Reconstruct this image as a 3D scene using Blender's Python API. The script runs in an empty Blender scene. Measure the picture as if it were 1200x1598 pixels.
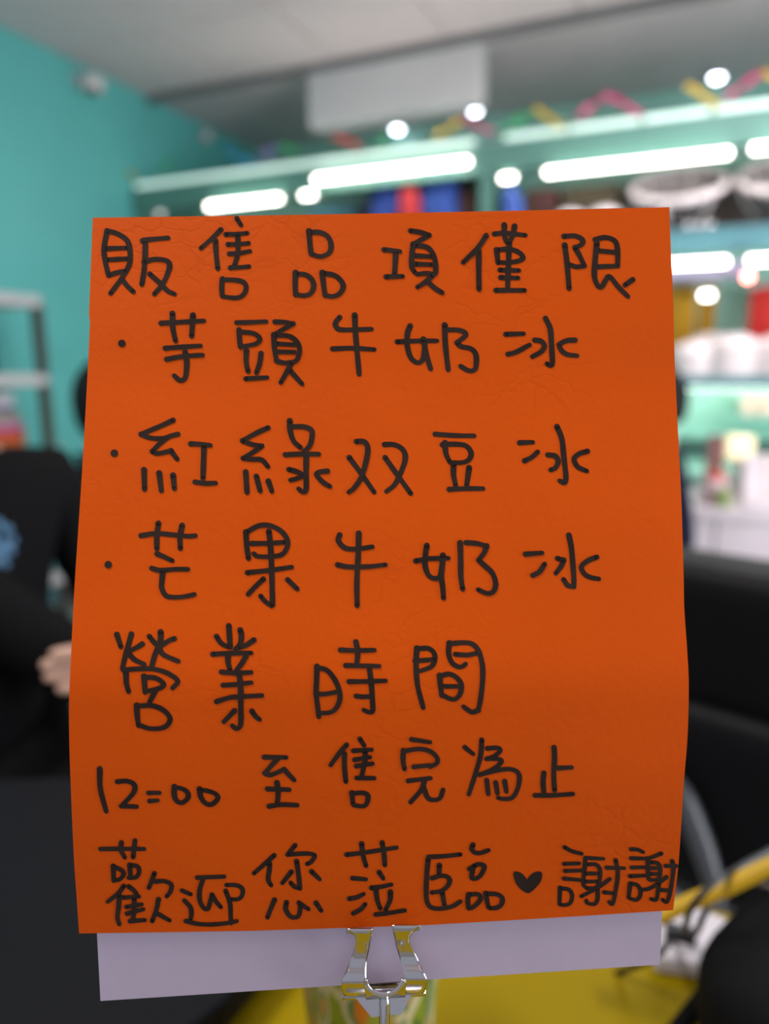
import bpy, bmesh, math, random
from mathutils import Vector, Matrix, noise
random.seed(7)
sc = bpy.context.scene
COL = sc.collection

# ---------------------------------------------------------------- camera
F, PITCH, YAW, EYE = 1110.0, math.radians(11.5), math.radians(24), 1.2
cam = bpy.data.objects.new('camera', bpy.data.cameras.new('camera')); COL.objects.link(cam)
cam.location = (0, 0, EYE); cam.rotation_euler = (math.pi/2 - PITCH, 0, YAW)
cam.data.sensor_fit = 'VERTICAL'; cam.data.sensor_height = 24; cam.data.lens = F/1598*24
cam.data.clip_start = 0.01; cam.data.clip_end = 50
cam.data.dof.use_dof = True; cam.data.dof.focus_distance = 0.2425
cam.data.dof.aperture_fstop = cam.data.lens/6.4
sc.camera = cam

# ---------------------------------------------------------------- world, lamps, exposure
w = bpy.data.worlds.new('room_air'); sc.world = w; w.use_nodes = True
w.node_tree.nodes['Background'].inputs[0].default_value = (0.80, 0.84, 1.0, 1)
w.node_tree.nodes['Background'].inputs[1].default_value = 0.46
def area(name, loc, size, power, color, target):
    d = bpy.data.lights.new(name, 'AREA'); d.shape = 'RECTANGLE'; d.size, d.size_y = size; d.energy = power; d.color = color
    o = bpy.data.objects.new(name, d); COL.objects.link(o); o.location = loc
    o.rotation_euler = (Vector(target)-Vector(loc)).to_track_quat('-Z', 'Y').to_euler(); return o
area('unseen_ceiling_lamp', (-.75, -.12, 2.66), (.8, .4), 34, (1, .93, .86), (-.25, .1, .8))
area('unseen_ceiling_lamp', (-1.6, 1.4, 2.66), (1.2, .3), 6, (.90, .95, 1), (-1.6, 1.4, 0))
area('unseen_ceiling_lamp', (.5, 2.3, 2.66), (1.2, .3), 34, (.98, .95, 1), (.5, 2.3, 0))  # unseen lamp added above the counter to brighten it
area('added_side_fill', (2.05, 1.0, 1.0), (1.3, 1.5), 75, (.92, .96, 1), (-3.0, 2.4, 1.15))  # unseen fill light added at the right to brighten the left wall
sc.view_settings.view_transform = 'Standard'; sc.view_settings.look = 'None'
sc.view_settings.exposure = 0.0; sc.view_settings.gamma = 1; sc.view_settings.use_curve_mapping = False
sc.cycles.use_denoising = True
sc.cycles.max_bounces = 8

# ---------------------------------------------------------------- helpers
CF = Vector((0, 0, EYE))
RM = Matrix.Rotation(YAW, 3, 'Z') @ Matrix.Rotation(-PITCH, 3, 'X')
def ray(px, py): return RM @ Vector(((px-600)/F, 1.0, -(py-799)/F))
def atD(px, py, d): return CF + ray(px, py)*d          # point at camera depth d
def atX(px, py, X): r = ray(px, py); return CF + r*(X/r.x)
def atY(px, py, Y): r = ray(px, py); return CF + r*(Y/r.y)
def atZ(px, py, Z): r = ray(px, py); return CF + r*((Z-EYE)/r.z)

def mat(name, color, rough=0.6, metal=0.0, var=0.06, scale=20, bump=0.0, emit=None, estr=0, alpha=None, coat=0, trans=0, tcol=None, spec=None):
    m = bpy.data.materials.new(name); m.use_nodes = True
    nt = m.node_tree; b = nt.nodes['Principled BSDF']
    b.inputs['Roughness'].default_value = rough; b.inputs['Metallic'].default_value = metal
    if spec is not None: b.inputs['Specular IOR Level'].default_value = spec
    if coat: b.inputs['Coat Weight'].default_value = coat
    if trans: b.inputs['Transmission Weight'].default_value = trans
    tc = nt.nodes.new('ShaderNodeTexCoord'); n = nt.nodes.new('ShaderNodeTexNoise'); n.inputs['Scale'].default_value = scale
    n.inputs['Detail'].default_value = 4
    nt.links.new(tc.outputs['Object'], n.inputs['Vector'])
    r = nt.nodes.new('ShaderNodeValToRGB'); nt.links.new(n.outputs['Fac'], r.inputs['Fac'])
    c = Vector(color)
    r.color_ramp.elements[0].position = 0.3; r.color_ramp.elements[1].position = 0.7
    r.color_ramp.elements[0].color = (*(c*(1-var)), 1)
    r.color_ramp.elements[1].color = (*[min(1, v) for v in c*(1+var)], 1)
    nt.links.new(r.outputs['Color'], b.inputs['Base Color'])
    if bump:
        bp = nt.nodes.new('ShaderNodeBump'); bp.inputs['Strength'].default_value = bump; bp.inputs['Distance'].default_value = 0.002
        nt.links.new(n.outputs['Fac'], bp.inputs['Height']); nt.links.new(bp.outputs['Normal'], b.inputs['Normal'])
    if emit: b.inputs['Emission Color'].default_value = (*emit, 1); b.inputs['Emission Strength'].default_value = estr
    if alpha is not None: b.inputs['Alpha'].default_value = alpha
    return m

def obj(name, me, m=None, parent=None, smooth=False, label=None):
    o = bpy.data.objects.new(name, me); COL.objects.link(o)
    if m is not None and not me.materials: me.materials.append(m)
    if parent is not None:
        o.parent = parent; o.matrix_parent_inverse = Matrix.Translation(parent.location).inverted()
    if smooth:
        for p in me.polygons: p.use_smooth = True
    if label: o['label'] = label
    return o
def tag(o, label, cat, group=None):
    o['label'] = label; o['category'] = cat
    if group: o['group'] = group
    return o
def thing(name, label, cat, loc=(0, 0, 0), group=None):
    o = bpy.data.objects.new(name, None); COL.objects.link(o); o.location = loc; o.empty_display_size = .05
    return tag(o, label, cat, group)
def struct(o): o['kind'] = 'structure'; return o
def bevel(o, wd, seg=3):
    b = o.modifiers.new('bevel', 'BEVEL'); b.width = wd; b.segments = seg; b.limit_method = 'ANGLE'; return o

class MB:
    def __init__(s): s.v = []; s.f = []
    def add(s, vs, fs):
        n = len(s.v); s.v += [Vector(v) for v in vs]; s.f += [[i+n for i in f] for f in fs]; return s
    def box(s, a, b, M=None):
        x0, y0, z0 = a; x1, y1, z1 = b
        vs = [Vector(p) for p in ((x0,y0,z0),(x1,y0,z0),(x1,y1,z0),(x0,y1,z0),(x0,y0,z1),(x1,y0,z1),(x1,y1,z1),(x0,y1,z1))]
        if M is not None: vs = [M @ v for v in vs]
        return s.add(vs, [(3,2,1,0),(4,5,6,7),(0,1,5,4),(1,2,6,5),(2,3,7,6),(3,0,4,7)])
    def prism(s, pts, z0, z1):
        n = len(pts); vs = [(p[0], p[1], z0) for p in pts]+[(p[0], p[1], z1) for p in pts]
        return s.add(vs, [list(range(n))[::-1], list(range(n, 2*n))]+[(i, (i+1) % n, n+(i+1) % n, n+i) for i in range(n)])
    def tube(s, pts, r, n=10, cap=True):
        pts = [Vector(p) for p in pts]; rs = r if isinstance(r, (list, tuple)) else [r]*len(pts)
        base = len(s.v); up = None
        for i, p in enumerate(pts):
            t = (pts[min(i+1, len(pts)-1)]-pts[max(i-1, 0)]).normalized()
            if up is None: up = t.orthogonal().normalized()
            up = (up-t*up.dot(t)).normalized(); sd = t.cross(up)
            for k in range(n):
                a = 2*math.pi*k/n; s.v.append(p+(up*math.cos(a)+sd*math.sin(a))*rs[i])
        for i in range(len(pts)-1):
            for k in range(n):
                a, b = base+i*n+k, base+i*n+(k+1) % n; s.f.append([a, b, b+n, a+n])
        if cap:
            s.f.append([base+k for k in range(n)][::-1]); e = base+(len(pts)-1)*n; s.f.append([e+k for k in range(n)])
        return s
    def lathe(s, prof, c=(0, 0, 0), n=32, M=None):
        base = len(s.v); c = Vector(c)
        for r, z in prof:
            for k in range(n):
                a = 2*math.pi*k/n; v = Vector((r*math.cos(a), r*math.sin(a), z))
                if M is not None: v = M @ v
                s.v.append(c+v)
        for i in range(len(prof)-1):
            for k in range(n):
                a, b = base+i*n+k, base+i*n+(k+1) % n; s.f.append([a, b, b+n, a+n])
        return s
    def ell(s, c, rx, ry, rz, n=20, m=12, p=1.0, M=None):
        base = len(s.v); c = Vector(c)
        sg = lambda v: math.copysign(abs(v)**p, v)
        for i in range(m+1):
            th = math.pi*i/m
            for k in range(n):
                a = 2*math.pi*k/n
                v = Vector((rx*sg(math.sin(th))*sg(math.cos(a)), ry*sg(math.sin(th))*sg(math.sin(a)), rz*sg(math.cos(th))))
                if M is not None: v = M @ v
                s.v.append(c+v)
        for i in range(m):
            for k in range(n):
                a, b = base+i*n+k, base+i*n+(k+1) % n; s.f.append([a, a+n, b+n, b])
        return s
    def mesh(s, name):
        me = bpy.data.meshes.new(name); me.from_pydata([tuple(v) for v in s.v], [], [tuple(f) for f in s.f])
        bm = bmesh.new(); bm.from_mesh(me); bmesh.ops.remove_doubles(bm, verts=bm.verts, dist=1e-6)
        bmesh.ops.recalc_face_normals(bm, faces=bm.faces); bm.to_mesh(me); bm.free(); me.update(); return me
    def build(s, name, m=None, parent=None, smooth=False, label=None):
        return obj(name, s.mesh(name), m, parent, smooth, label)

def catmull(pts, k=6):
    if len(pts) < 3: return list(pts)
    out = []
    P = [pts[0]*2-pts[1]]+list(pts)+[pts[-1]*2-pts[-2]]
    for i in range(1, len(P)-2):
        for j in range(k):
            t = j/k; a, b, c, d = P[i-1], P[i], P[i+1], P[i+2]
            out.append(0.5*((2*b)+(c-a)*t+(2*a-5*b+4*c-d)*t*t+(3*b-a-3*c+d)*t*t*t))
    out.append(pts[-1]); return out
def interp(tab, x):
    if x <= tab[0][0]: return tab[0][1]
    for (a, u), (b, v) in zip(tab, tab[1:]):
        if x <= b: return u+(v-u)*(x-a)/(b-a)
    return tab[-1][1]
def smooth_tab(tab):
    pts = catmull([Vector((a, b)) for a, b in tab], 8); return [(p.x, p.y) for p in pts]

# ---------------------------------------------------------------- materials
M = {}
M['wall'] = mat('teal_paint', (.14, .56, .53), 0.45, var=.03, scale=3, bump=.1)
M['mint'] = mat('mint_paint', (.42, .78, .66), 0.5, var=.03, scale=4)
M['canopy'] = mat('sea_green_board', (.11, .27, .22), 0.45, var=.04, scale=5)
M['fascia'] = mat('blue_teal_edge', (.07, .20, .23), 0.5, var=.04, scale=5)
M['ceiling'] = mat('ceiling_tile', (.74, .62, .62), 0.85, var=.03, scale=60, bump=.3)
M['soffit'] = mat('grey_soffit', (.70, .57, .59), 0.8, var=.05, scale=3)
M['batten'] = mat('dark_gap', (.20, .19, .19), 0.8)
M['boxing'] = mat('pale_boxing', (.66, .63, .63), 0.7, var=.03, scale=5)
M['floor'] = mat('floor_tile', (.30, .29, .28), 0.4, var=.1, scale=6)
M['tube'] = mat('lit_tube', (1, 1, 1), emit=(1, .95, .86), estr=12)
M['cove'] = mat('added_cove_tube', (1, 1, 1), emit=(1, .96, .92), estr=8)
M['spot'] = mat('lit_spot', (1, 1, 1), emit=(.80, .86, 1), estr=16)
M['red_led'] = mat('lit_red', (1, .3, .2), emit=(1, .25, .22), estr=14)
M['strip'] = mat('lit_strip', (.7, .9, .82), emit=(.68, .90, .80), estr=0.75)
M['whitemetal'] = mat('white_metal', (.62, .60, .60), 0.4)
M['chrome'] = mat('chrome', (.62, .60, .60), 0.13, 1.0, var=.02)
M['greymetal'] = mat('brushed_metal', (.42, .38, .37), 0.35, .8)
M['darkmetal'] = mat('dark_bronze_metal', (.10, .085, .07), 0.45, .4)
M['black'] = mat('black_laminate', (.0055, .006, .008), 0.6, var=.1, scale=300, bump=.2, spec=.12)
M['leather'] = mat('black_leather', (.004, .004, .005), 0.5, var=.2, scale=90, bump=.25, spec=.16)
M['armplastic'] = mat('grey_black_plastic', (.07, .075, .085), 0.3)
M['clothblack'] = mat('black_cotton', (.0045, .0045, .005), 0.95, var=.2, scale=200, bump=.3, spec=.1)
M['navy'] = mat('navy_cotton', (.008, .009, .022), 0.95, var=.2, scale=200, bump=.3, spec=.1)
M['denim'] = mat('dark_denim', (.02, .025, .045), 0.95, var=.2, scale=200)
M['skin'] = mat('skin', (.50, .30, .22), 0.5, var=.06, scale=40)
M['hair'] = mat('black_hair', (.006, .005, .005), 0.6, var=.3, scale=150, bump=.5, spec=.2)
M['eye'] = mat('eye_dark', (.03, .02, .02), 0.2)
M['lip'] = mat('lip', (.45, .17, .15), 0.5)
M['blueprint'] = mat('faded_blue_print', (.055, .14, .24), 0.8, var=.4, scale=60)
M['yellow'] = mat('yellow_laminate', (.28, .195, .0), 0.6, var=.03, scale=8, spec=.1)
M['yellowcable'] = mat('yellow_rubber', (.60, .36, .01), 0.45)
M['blackcable'] = mat('black_rubber', (.01, .01, .012), 0.45)
M['whiteplastic'] = mat('white_plastic', (.62, .58, .63), 0.4)
M['pinkwhite'] = mat('pinkish_white_melamine', (.86, .76, .76), 0.25, var=.03)
M['brightsteel'] = mat('polished_steel', (.95, .93, .93), .2, 1)
M['brass'] = mat('warm_metal', (.5, .4, .25), 0.3, 1)

def m_paper():
    m = mat('orange_card', (.71, .089, .0003), 0.62, var=.035, scale=18)
    nt = m.node_tree; b = nt.nodes['Principled BSDF']; b.inputs['Specular IOR Level'].default_value = .12
    tc = nt.nodes['Texture Coordinate']
    # warped crack lines of leather-grain card
    wn = nt.nodes.new('ShaderNodeTexNoise'); wn.inputs['Scale'].default_value = 45; wn.inputs['Detail'].default_value = 3
    nt.links.new(tc.outputs['Object'], wn.inputs['Vector'])
    mx = nt.nodes.new('ShaderNodeMixRGB'); mx.blend_type = 'ADD'; mx.inputs['Fac'].default_value = .035
    nt.links.new(tc.outputs['Object'], mx.inputs[1]); nt.links.new(wn.outputs['Color'], mx.inputs[2])
    mp = nt.nodes.new('ShaderNodeMapping'); mp.inputs['Scale'].default_value = (1, 1, 2.3); mp.inputs['Rotation'].default_value = (0, .5, 0)
    nt.links.new(mx.outputs[0], mp.inputs[0])
    vo = nt.nodes.new('ShaderNodeTexVoronoi'); vo.feature = 'DISTANCE_TO_EDGE'; vo.inputs['Scale'].default_value = 38
    nt.links.new(mp.outputs[0], vo.inputs['Vector'])
    cr = nt.nodes.new('ShaderNodeValToRGB'); cr.color_ramp.elements[0].color = (0, 0, 0, 1); cr.color_ramp.elements[1].color = (1, 1, 1, 1)
    cr.color_ramp.elements[1].position = .05
    nt.links.new(vo.outputs['Distance'], cr.inputs['Fac'])
    # where the cracks show: patchy mask
    pn = nt.nodes.new('ShaderNodeTexNoise'); pn.inputs['Scale'].default_value = 14; nt.links.new(tc.outputs['Object'], pn.inputs['Vector'])
    pr = nt.nodes.new('ShaderNodeValToRGB'); pr.color_ramp.elements[0].position = .48; pr.color_ramp.elements[1].position = .62
    nt.links.new(pn.outputs['Fac'], pr.inputs['Fac'])
    inv = nt.nodes.new('ShaderNodeMath'); inv.operation = 'SUBTRACT'; inv.inputs[0].default_value = 1; nt.links.new(cr.outputs[0], inv.inputs[1])
    mk = nt.nodes.new('ShaderNodeMath'); mk.operation = 'MULTIPLY'; nt.links.new(inv.outputs[0], mk.inputs[0]); nt.links.new(pr.outputs[0], mk.inputs[1])
    fine = nt.nodes.new('ShaderNodeTexNoise'); fine.inputs['Scale'].default_value = 420; fine.inputs['Detail'].default_value = 5
    nt.links.new(tc.outputs['Object'], fine.inputs['Vector'])
    h = nt.nodes.new('ShaderNodeMath'); h.operation = 'MULTIPLY_ADD'; h.inputs[1].default_value = -.55
    nt.links.new(mk.outputs[0], h.inputs[0]); nt.links.new(fine.outputs['Fac'], h.inputs[2])
    bp = nt.nodes.new('ShaderNodeBump'); bp.inputs['Strength'].default_value = .15; bp.inputs['Distance'].default_value = .0006
    nt.links.new(h.outputs[0], bp.inputs['Height']); nt.links.new(bp.outputs[0], b.inputs['Normal'])
    # cracks a little deeper in colour, fine fibres
    src = b.inputs['Base Color'].links[0].from_socket
    d = nt.nodes.new('ShaderNodeMixRGB'); d.blend_type = 'MULTIPLY'; d.inputs[2].default_value = (.72, .62, .5, 1)
    f2 = nt.nodes.new('ShaderNodeMath'); f2.operation = 'MULTIPLY'; f2.inputs[1].default_value = .22; nt.links.new(mk.outputs[0], f2.inputs[0])
    nt.links.new(f2.outputs[0], d.inputs['Fac']); nt.links.new(src, d.inputs[1]); nt.links.new(d.outputs[0], b.inputs['Base Color'])
    return m
M['paper'] = m_paper()
M['whitepaper'] = mat('white_card', (.54, .45, .56), 0.7, var=.02, scale=60, bump=.05)
M['ink'] = mat('marker_ink', (.032, .019, .014), 0.7, var=.25, scale=70, spec=.1)

def m_cup():
    m = mat('leaf_print', (.3, .3, .1), 0.35)
    nt = m.node_tree; b = nt.nodes['Principled BSDF']; tc = nt.nodes['Texture Coordinate']
    mp = nt.nodes.new('ShaderNodeMapping'); mp.inputs['Rotation'].default_value = (.5, .6, .3); mp.inputs['Scale'].default_value = (1, 1, .45)
    nt.links.new(tc.outputs['Object'], mp.inputs[0])
    n = nt.nodes.new('ShaderNodeTexNoise'); n.inputs['Scale'].default_value = 42; n.inputs['Detail'].default_value = 1.5; n.inputs['Distortion'].default_value = 1.2
    nt.links.new(mp.outputs[0], n.inputs['Vector'])
    r = nt.nodes.new('ShaderNodeValToRGB'); cr = r.color_ramp; cr.interpolation = 'CONSTANT'
    cols = [(0, (.04, .10, .05)), (.38, (.20, .28, .02)), (.45, (.55, .48, .28)), (.52, (.07, .20, .09)), (.57, (.65, .18, .02)), (.62, (.30, .34, .04)), (.69, (.04, .08, .09))]
    cr.elements[0].color = (*cols[0][1], 1); cr.elements[1].position = cols[1][0]; cr.elements[1].color = (*cols[1][1], 1)
    for p, c in cols[2:]: e = cr.elements.new(p); e.color = (*c, 1)
    nt.links.new(n.outputs['Fac'], r.inputs[0]); nt.links.new(r.outputs[0], b.inputs['Base Color']); return m
M['cup'] = m_cup()

# ================================================================ STRUCTURE
XL, YB, ZC = -3.02, 4.58, 2.70
struct(MB().box((XL, -1.2, -.1), (2.2, YB, 0)).build('floor', M['floor']))
struct(MB().box((XL-.12, -1.2, -.1), (XL, YB, ZC+.1)).build('wall_left', M['wall']))
struct(MB().box((XL-.12, YB, -.1), (2.2, YB+.12, ZC+.1)).build('wall_back', M['mint']))
ceil = struct(MB().box((XL, -1.2, ZC+.02), (2.2, YB, ZC+.1)).build('ceiling', M['ceiling']))
tile_me = {}
for i in range(9):
    for j in range(8):
        x0 = XL+.006+i*.6; x1 = min(x0+.588, 2.19); y0 = 3.48-(j+1)*.6; y1 = y0+.588
        if x1-x0 < .1: continue
        k = round(x1-x0, 3)
        if k not in tile_me: tile_me[k] = MB().box((0, 0, 0), (x1-x0, .588, .02)).mesh('ceiling_tile'); tile_me[k].materials.append(M['ceiling'])
        t = obj('ceiling_tile', tile_me[k], None, ceil); t.location = (x0, y0, ZC)
struct(MB().box((XL, 3.475, ZC-.035), (2.2, 3.505, ZC+.02)).build('trim_1', M['batten']))
struct(MB().box((XL, 3.515, ZC-.004), (2.2, YB, ZC+.02)).build('trim_2', M['soffit']))
o = struct(bevel(MB().box((-1.99, 3.50, ZC-.285), (-1.075, 3.62, ZC-.005)).build('trim_3', M['boxing']), .01))
struct(MB().box((XL, -1.2, 0), (XL+.012, YB, .09)).build('baseboard_left', M['fascia']))
# small wall fittings
def px_group():
    p = atX(85, 716, XL+.001)
    o = thing('wall_socket', 'small pale socket plate low on the teal wall right of the metal rack', 'socket', p)
    bevel(MB().box((XL-.002, p.y-.05, p.z-.06), (XL+.018, p.y+.05, p.z+.06)).build('cover_plate', M['pinkwhite'], o), .006)
    for dz in (-.025, .025): MB().box((XL+.015, p.y-.018, p.z+dz-.010), (XL+.0195, p.y+.018, p.z+dz+.010)).build('outlet', M['whitemetal'], o)
px_group()
p = atX(145, 132, XL+.09)
o = thing('security_camera', 'small white dome camera on a bracket high on the left teal wall', 'camera', p)
MB().tube([(XL-.004, p.y, p.z+.03), (XL+.05, p.y, p.z+.03), p], .014).build('bracket', M['whitemetal'], o)
MB().ell(p, .055, .055, .048).build('housing', M['pinkwhite'], o, True)
MB().ell(p+Vector((.012, -.012, -.028)), .030, .030, .026).build('lens_dome', M['eye'], o, True)
MB().lathe([(.0, .0), (.04, .0), (.04, .012), (0, .012)], (XL-.002, p.y, p.z+.03), M=Matrix.Rotation(math.pi/2, 3, 'Y')).build('mount_plate', M['whitemetal'], o)
p = atX(322, 212, XL+.06)
o = thing('wall_lamp', 'small dim spot lamp in the far upper corner of the left teal wall', 'lamp', p)
MB().tube([(XL-.004, p.y, p.z), p], .012).build('bracket', M['whitemetal'], o)
MB().lathe([(0, .035), (.02, .03), (.035, -.03), (.03, -.03), (0, .0)], p).build('lamp_shade', M['pinkwhite'], o, True)
p = atX(243, 330, XL+.05)
o = thing('wall_lamp', 'round frosted lamp on the left wall just above the top of the orange notice', 'lamp', p)
MB().ell(p, .045, .045, .045).build('globe', mat('frosted_globe', (.9, .85, .85), emit=(1, .93, .88), estr=1.0), o, True)
MB().lathe([(0, 0), (.04, 0), (.04, .02), (0, .02)], (XL-.003, p.y, p.z), M=Matrix.Rotation(math.pi/2, 3, 'Y')).build('mount_plate', M['whitemetal'], o)

# ================================================================ DISPLAY SHELVES
SX0, SX1, YF, YR = XL+.02, 1.35, 3.30, 3.80
sh = thing('display_shelf', 'sea green wall shelving with lit canopy running along the back wall', 'shelving', (-.8, YF, 0))
bevel(MB().box((SX0, YF, EYE+.845), (SX1, YF+.03, EYE+.972)).build('canopy_board', M['canopy'], sh), .004)
MB().box((SX0, YF+.03, EYE+.955), (SX1, YR, EYE+.972)).build('canopy_top', M['canopy'], sh)
MB().box((SX0, YR, .86), (SX1, YR+.02, EYE+.972)).build('back_panel', M['mint'], sh)
MB().box((SX0, YF+.02, .72), (SX1, YR+.02, .76)).build('bottom_board', M['mint'], sh)
for n_, (za, zb) in enumerate(((EYE+.462, EYE+.552), (EYE-.085, EYE-.035))):
    bevel(MB().box((SX0, YF, za), (SX1, YF+.025, zb)).build('shelf_edge', M['fascia'], sh, label='blue teal front edge of a shelf board'), .004)
    MB().box((SX0, YF+.025, zb-.03), (SX1, YR, zb-.005)).build('shelf_board', M['canopy'], sh)
for xx in (atY(758, 260, YF).x, SX0+.03, 1.0):
    MB().box((xx-.028, YF+.004, .0), (xx+.028, YR, EYE+.95)).build('upright', M['canopy'], sh)
# strip light on top of the canopy, in segments
sl = thing('strip_light', 'pale mint light strip running along the top edge of the green canopy', 'light', (-.8, YF, EYE+.972))
xs = [XL+.03]+[atY(q, 200, YF).x for q in (232, 352, 470, 562, 742, 785, 885, 1000, 1110)]+[1.35]
for i, (a, b) in enumerate(zip(xs, xs[1:])):
    if i == 5: continue
    MB().box((a+.008, YF+.002, EYE+.974), (b-.008, YF+.028, EYE+.998)).build('light_segment', M['strip'], sl)
MB().box((SX0, YF+.004, EYE+.972), (SX1, YF+.03, EYE+.9738)).build('mounting_rail', M['whitemetal'], sl)
# tubes
def tubelight(xa, xb, y, z, r, label, group=None, m='tube'):
    o = thing('fluorescent_tube', label, 'light', ((xa+xb)/2, y, z), group)
    MB().tube([(xa, y, z), (xb, y, z)], r, 12).build('glass_tube', M[m], o, True)
    for x, s in ((xa, -1), (xb, 1)):
        MB().tube([(x, y, z), (x+s*.012, y, z)], r*1.05, 12).build('end_cap', M['whitemetal'], o)
    for x in (xa+.01, xb-.01):
        MB().box((x-.004, y+r*.8, z-.005), (x+.004, y+.050, z+.022)).build('holder_clip', M['whitemetal'], o)
YT = YF-.045
def X(q, y=250, Y=YT): return atY(q, y, Y).x
zt = atY(612, 265, YT).z
for a, b, lab in ((322, 438, 'short white tube light under the canopy, leftmost above the notice'),
                  (492, 733, 'long white tube light under the canopy above the middle of the notice'),
                  (853, 1138, 'long white tube light under the canopy above the glass bowls at right'),
                  (1172, 1420, 'white tube light under the canopy cut by the right picture edge')):
    tubelight(X(a), X(b), YT, atY((a+b)/2, interp([(380, 316), (612, 266), (995, 254), (1300, 219)], (a+b)/2), YT).z, .0125, lab)
tubelight(X(466, 305), X(486, 305), YT+.04, atY(476, 305, YT+.04).z, .011, 'stubby lit tube end beside the left end of the long canopy tube')
tubelight(X(779, 278), X(800, 278), YT+.04, atY(789, 278, YT+.04).z, .011, 'stubby lit tube between the two long canopy tubes')
tubelight(X(985, 415), X(1135, 412), YT, atY(1100, 410, YT).z, .0125, 'white tube light under the upper shelf at the right edge of the notice')
tubelight(X(1168, 405), X(1400, 400), YT, atY(1180, 406, YT).z, .0125, 'white tube light under the upper shelf at the picture edge')
tubelight(X(1093, 460), X(1112, 460), YF+.2, atY(1103, 461, YF+.2).z, .013, 'stubby lit tube hanging in front of the yellow cloth')
tubelight(-1.8, 1.2, YF+.30, EYE-.082, .0125, 'long tube light under the lower shelf, mostly behind the notice')
p = atY(1167, 432, YF+.02)
o = thing('red_lamp', 'small glowing red and white lamp above the red cloth', 'lamp', p)
MB().ell(p, .017, .017, .017).build('bulb', M['red_led'], o, True)
MB().tube([p, p+Vector((0, 0, .04))], .008).build('socket', M['whitemetal'], o)
# recessed spot lamps in the ceiling near the back wall
for (px, py, lab) in ((620, 201, 'round white spot lamp above the left part of the paper garland'),
                      (741, 172, 'bluish white spot lamp beside the red ribbon of the garland'),
                      (1119, 120, 'bluish white spot lamp high above the right end of the garland')):
    p = atZ(px, py, ZC-.03); o = thing('spot_lamp', lab, 'lamp', p)
    MB().ell(p, .030, .030, .020).build('bulb', M['spot'], o, True)
    MB().lathe([(.034, -.004), (.046, .0), (.046, .026), (.030, .026)], p).build('trim_ring', M['whitemetal'], o, True)
# unseen tubes added behind the canopy edge to brighten soffit and back wall
for k in range(3):
    tubelight((-2.25, -1.48, -.06)[k], (-1.58, -.16, 1.26)[k], YF+.14, EYE+.990, .010, ('leftmost', 'middle', 'rightmost')[k]+' of the unseen tubes added on the canopy to brighten the ceiling', 'unseen tubes added on the canopy', m='cove')
# garland of coloured paper ribbons along the canopy
GC = {'y': (.75, .50, .02), 'g': (.03, .42, .12), 'r': (.75, .05, .06), 'b': (.02, .26, .50), 'p': (.18, .12, .40), 'm': (.60, .03, .18)}
GM = {k: mat('ribbon_'+k, v, .4, var=.08) for k, v in GC.items()}
gl = thing('paper_garland', 'zigzag garland of red, yellow and green ribbons above the light strip', 'garland', atY(700, 200, YF-.02))
segs = [('y', 196, 264, 214, 280), ('g', 250, 270, 268, 250), ('b', 350, 226, 372, 250), ('b', 372, 250, 396, 252), ('p', 400, 250, 436, 224), ('g', 436, 226, 466, 236),
        ('r', 520, 213, 560, 226), ('g', 590, 226, 606, 212), ('y', 680, 212, 720, 188), ('m', 722, 186, 772, 208), ('g', 780, 206, 834, 172), ('y', 834, 168, 878, 198),
        ('m', 896, 184, 950, 148), ('m', 950, 148, 1000, 178), ('y', 1072, 132, 1122, 166), ('m', 1134, 152, 1190, 112), ('y', 1192, 112, 1235, 140)]
for i, (c, x0, y0, x1, y1) in enumerate(segs):
    yy = YF-.015-.004*(i % 3); a, b = atY(x0, y0, yy), atY(x1, y1, yy); d = (b-a).normalized(); nrm = Vector((-d.z, 0, d.x))*.010; tw = Vector((0, .012, 0))
    k = 6; mb = MB(); vs = []
    for j in range(k+1):
        q = a+(b-a)*j/k; ph = math.cos(j*1.7+i); vs += [q+nrm+tw*ph, q-nrm-tw*ph]
    mb.add(vs, [(2*j, 2*j+1, 2*j+3, 2*j+2) for j in range(k)])
    r = mb.build('paper_ribbon', GM[c], gl); r.modifiers.new('s', 'SOLIDIFY').thickness = .0015

# ---- stock on the shelves
zs1, zs2 = EYE+.547, EYE-.040
def rimmed_bowl(c, R, H, tilt, label, name='basin', n=6):
    o = thing(name, label, 'bowl', c, 'stacked glossy basins on the upper shelf')
    Mt = Matrix.Rotation(tilt, 3, 'X')
    gm = M['glassy']
    prof = [(R*.45, 0), (R*.62, H*.10), (R*.86, H*.45), (R, H*.9), (R*.985, H*.9), (R*.84, H*.45), (R*.6, H*.13), (R*.44, .006)]
    MB().lathe([(0, 0)]+prof+[(0, .006)], c, M=Mt).build('bowl_body', gm, o, True)
    ring = [Vector((math.cos(a)*R, math.sin(a)*R, H*.92)) for a in [2*math.pi*k/36 for k in range(37)]]
    MB().tube([Vector(c)+Mt @ v for v in ring], .016, 8).build('rim', M['pinkwhite'], o, True)
    ring = [Vector((math.cos(a)*R*.74, math.sin(a)*R*.74, H*.62)) for a in [2*math.pi*k/36 for k in range(37)]]
    MB().tube([Vector(c)+Mt @ v for v in ring], .015, 8).build('inner_ring', M['pinkwhite'], o, True)
    for k in range(n):
        a = 2*math.pi*k/n+.3
        pts = [Vector(c)+Mt @ Vector((math.cos(a)*q*R, math.sin(a)*q*R, z*H)) for q, z in ((.47, .02), (.64, .12), (.87, .47), (1.0, .9))]
        MB().tube(catmull(pts, 4), .009, 6).build('rib', M['pinkwhite'], o, True)
    return o
M['glassy'] = mat('clear_plastic', (.55, .50, .52), 0.06, trans=.92, var=.02)
pc = atY(1056, 352, YF+.20); rimmed_bowl(Vector((pc.x, YF+.21, zs1+.075)), .185, .16, math.radians(30), 'large clear ribbed basin with pinkish rim on the upper shelf, left one')
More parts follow.
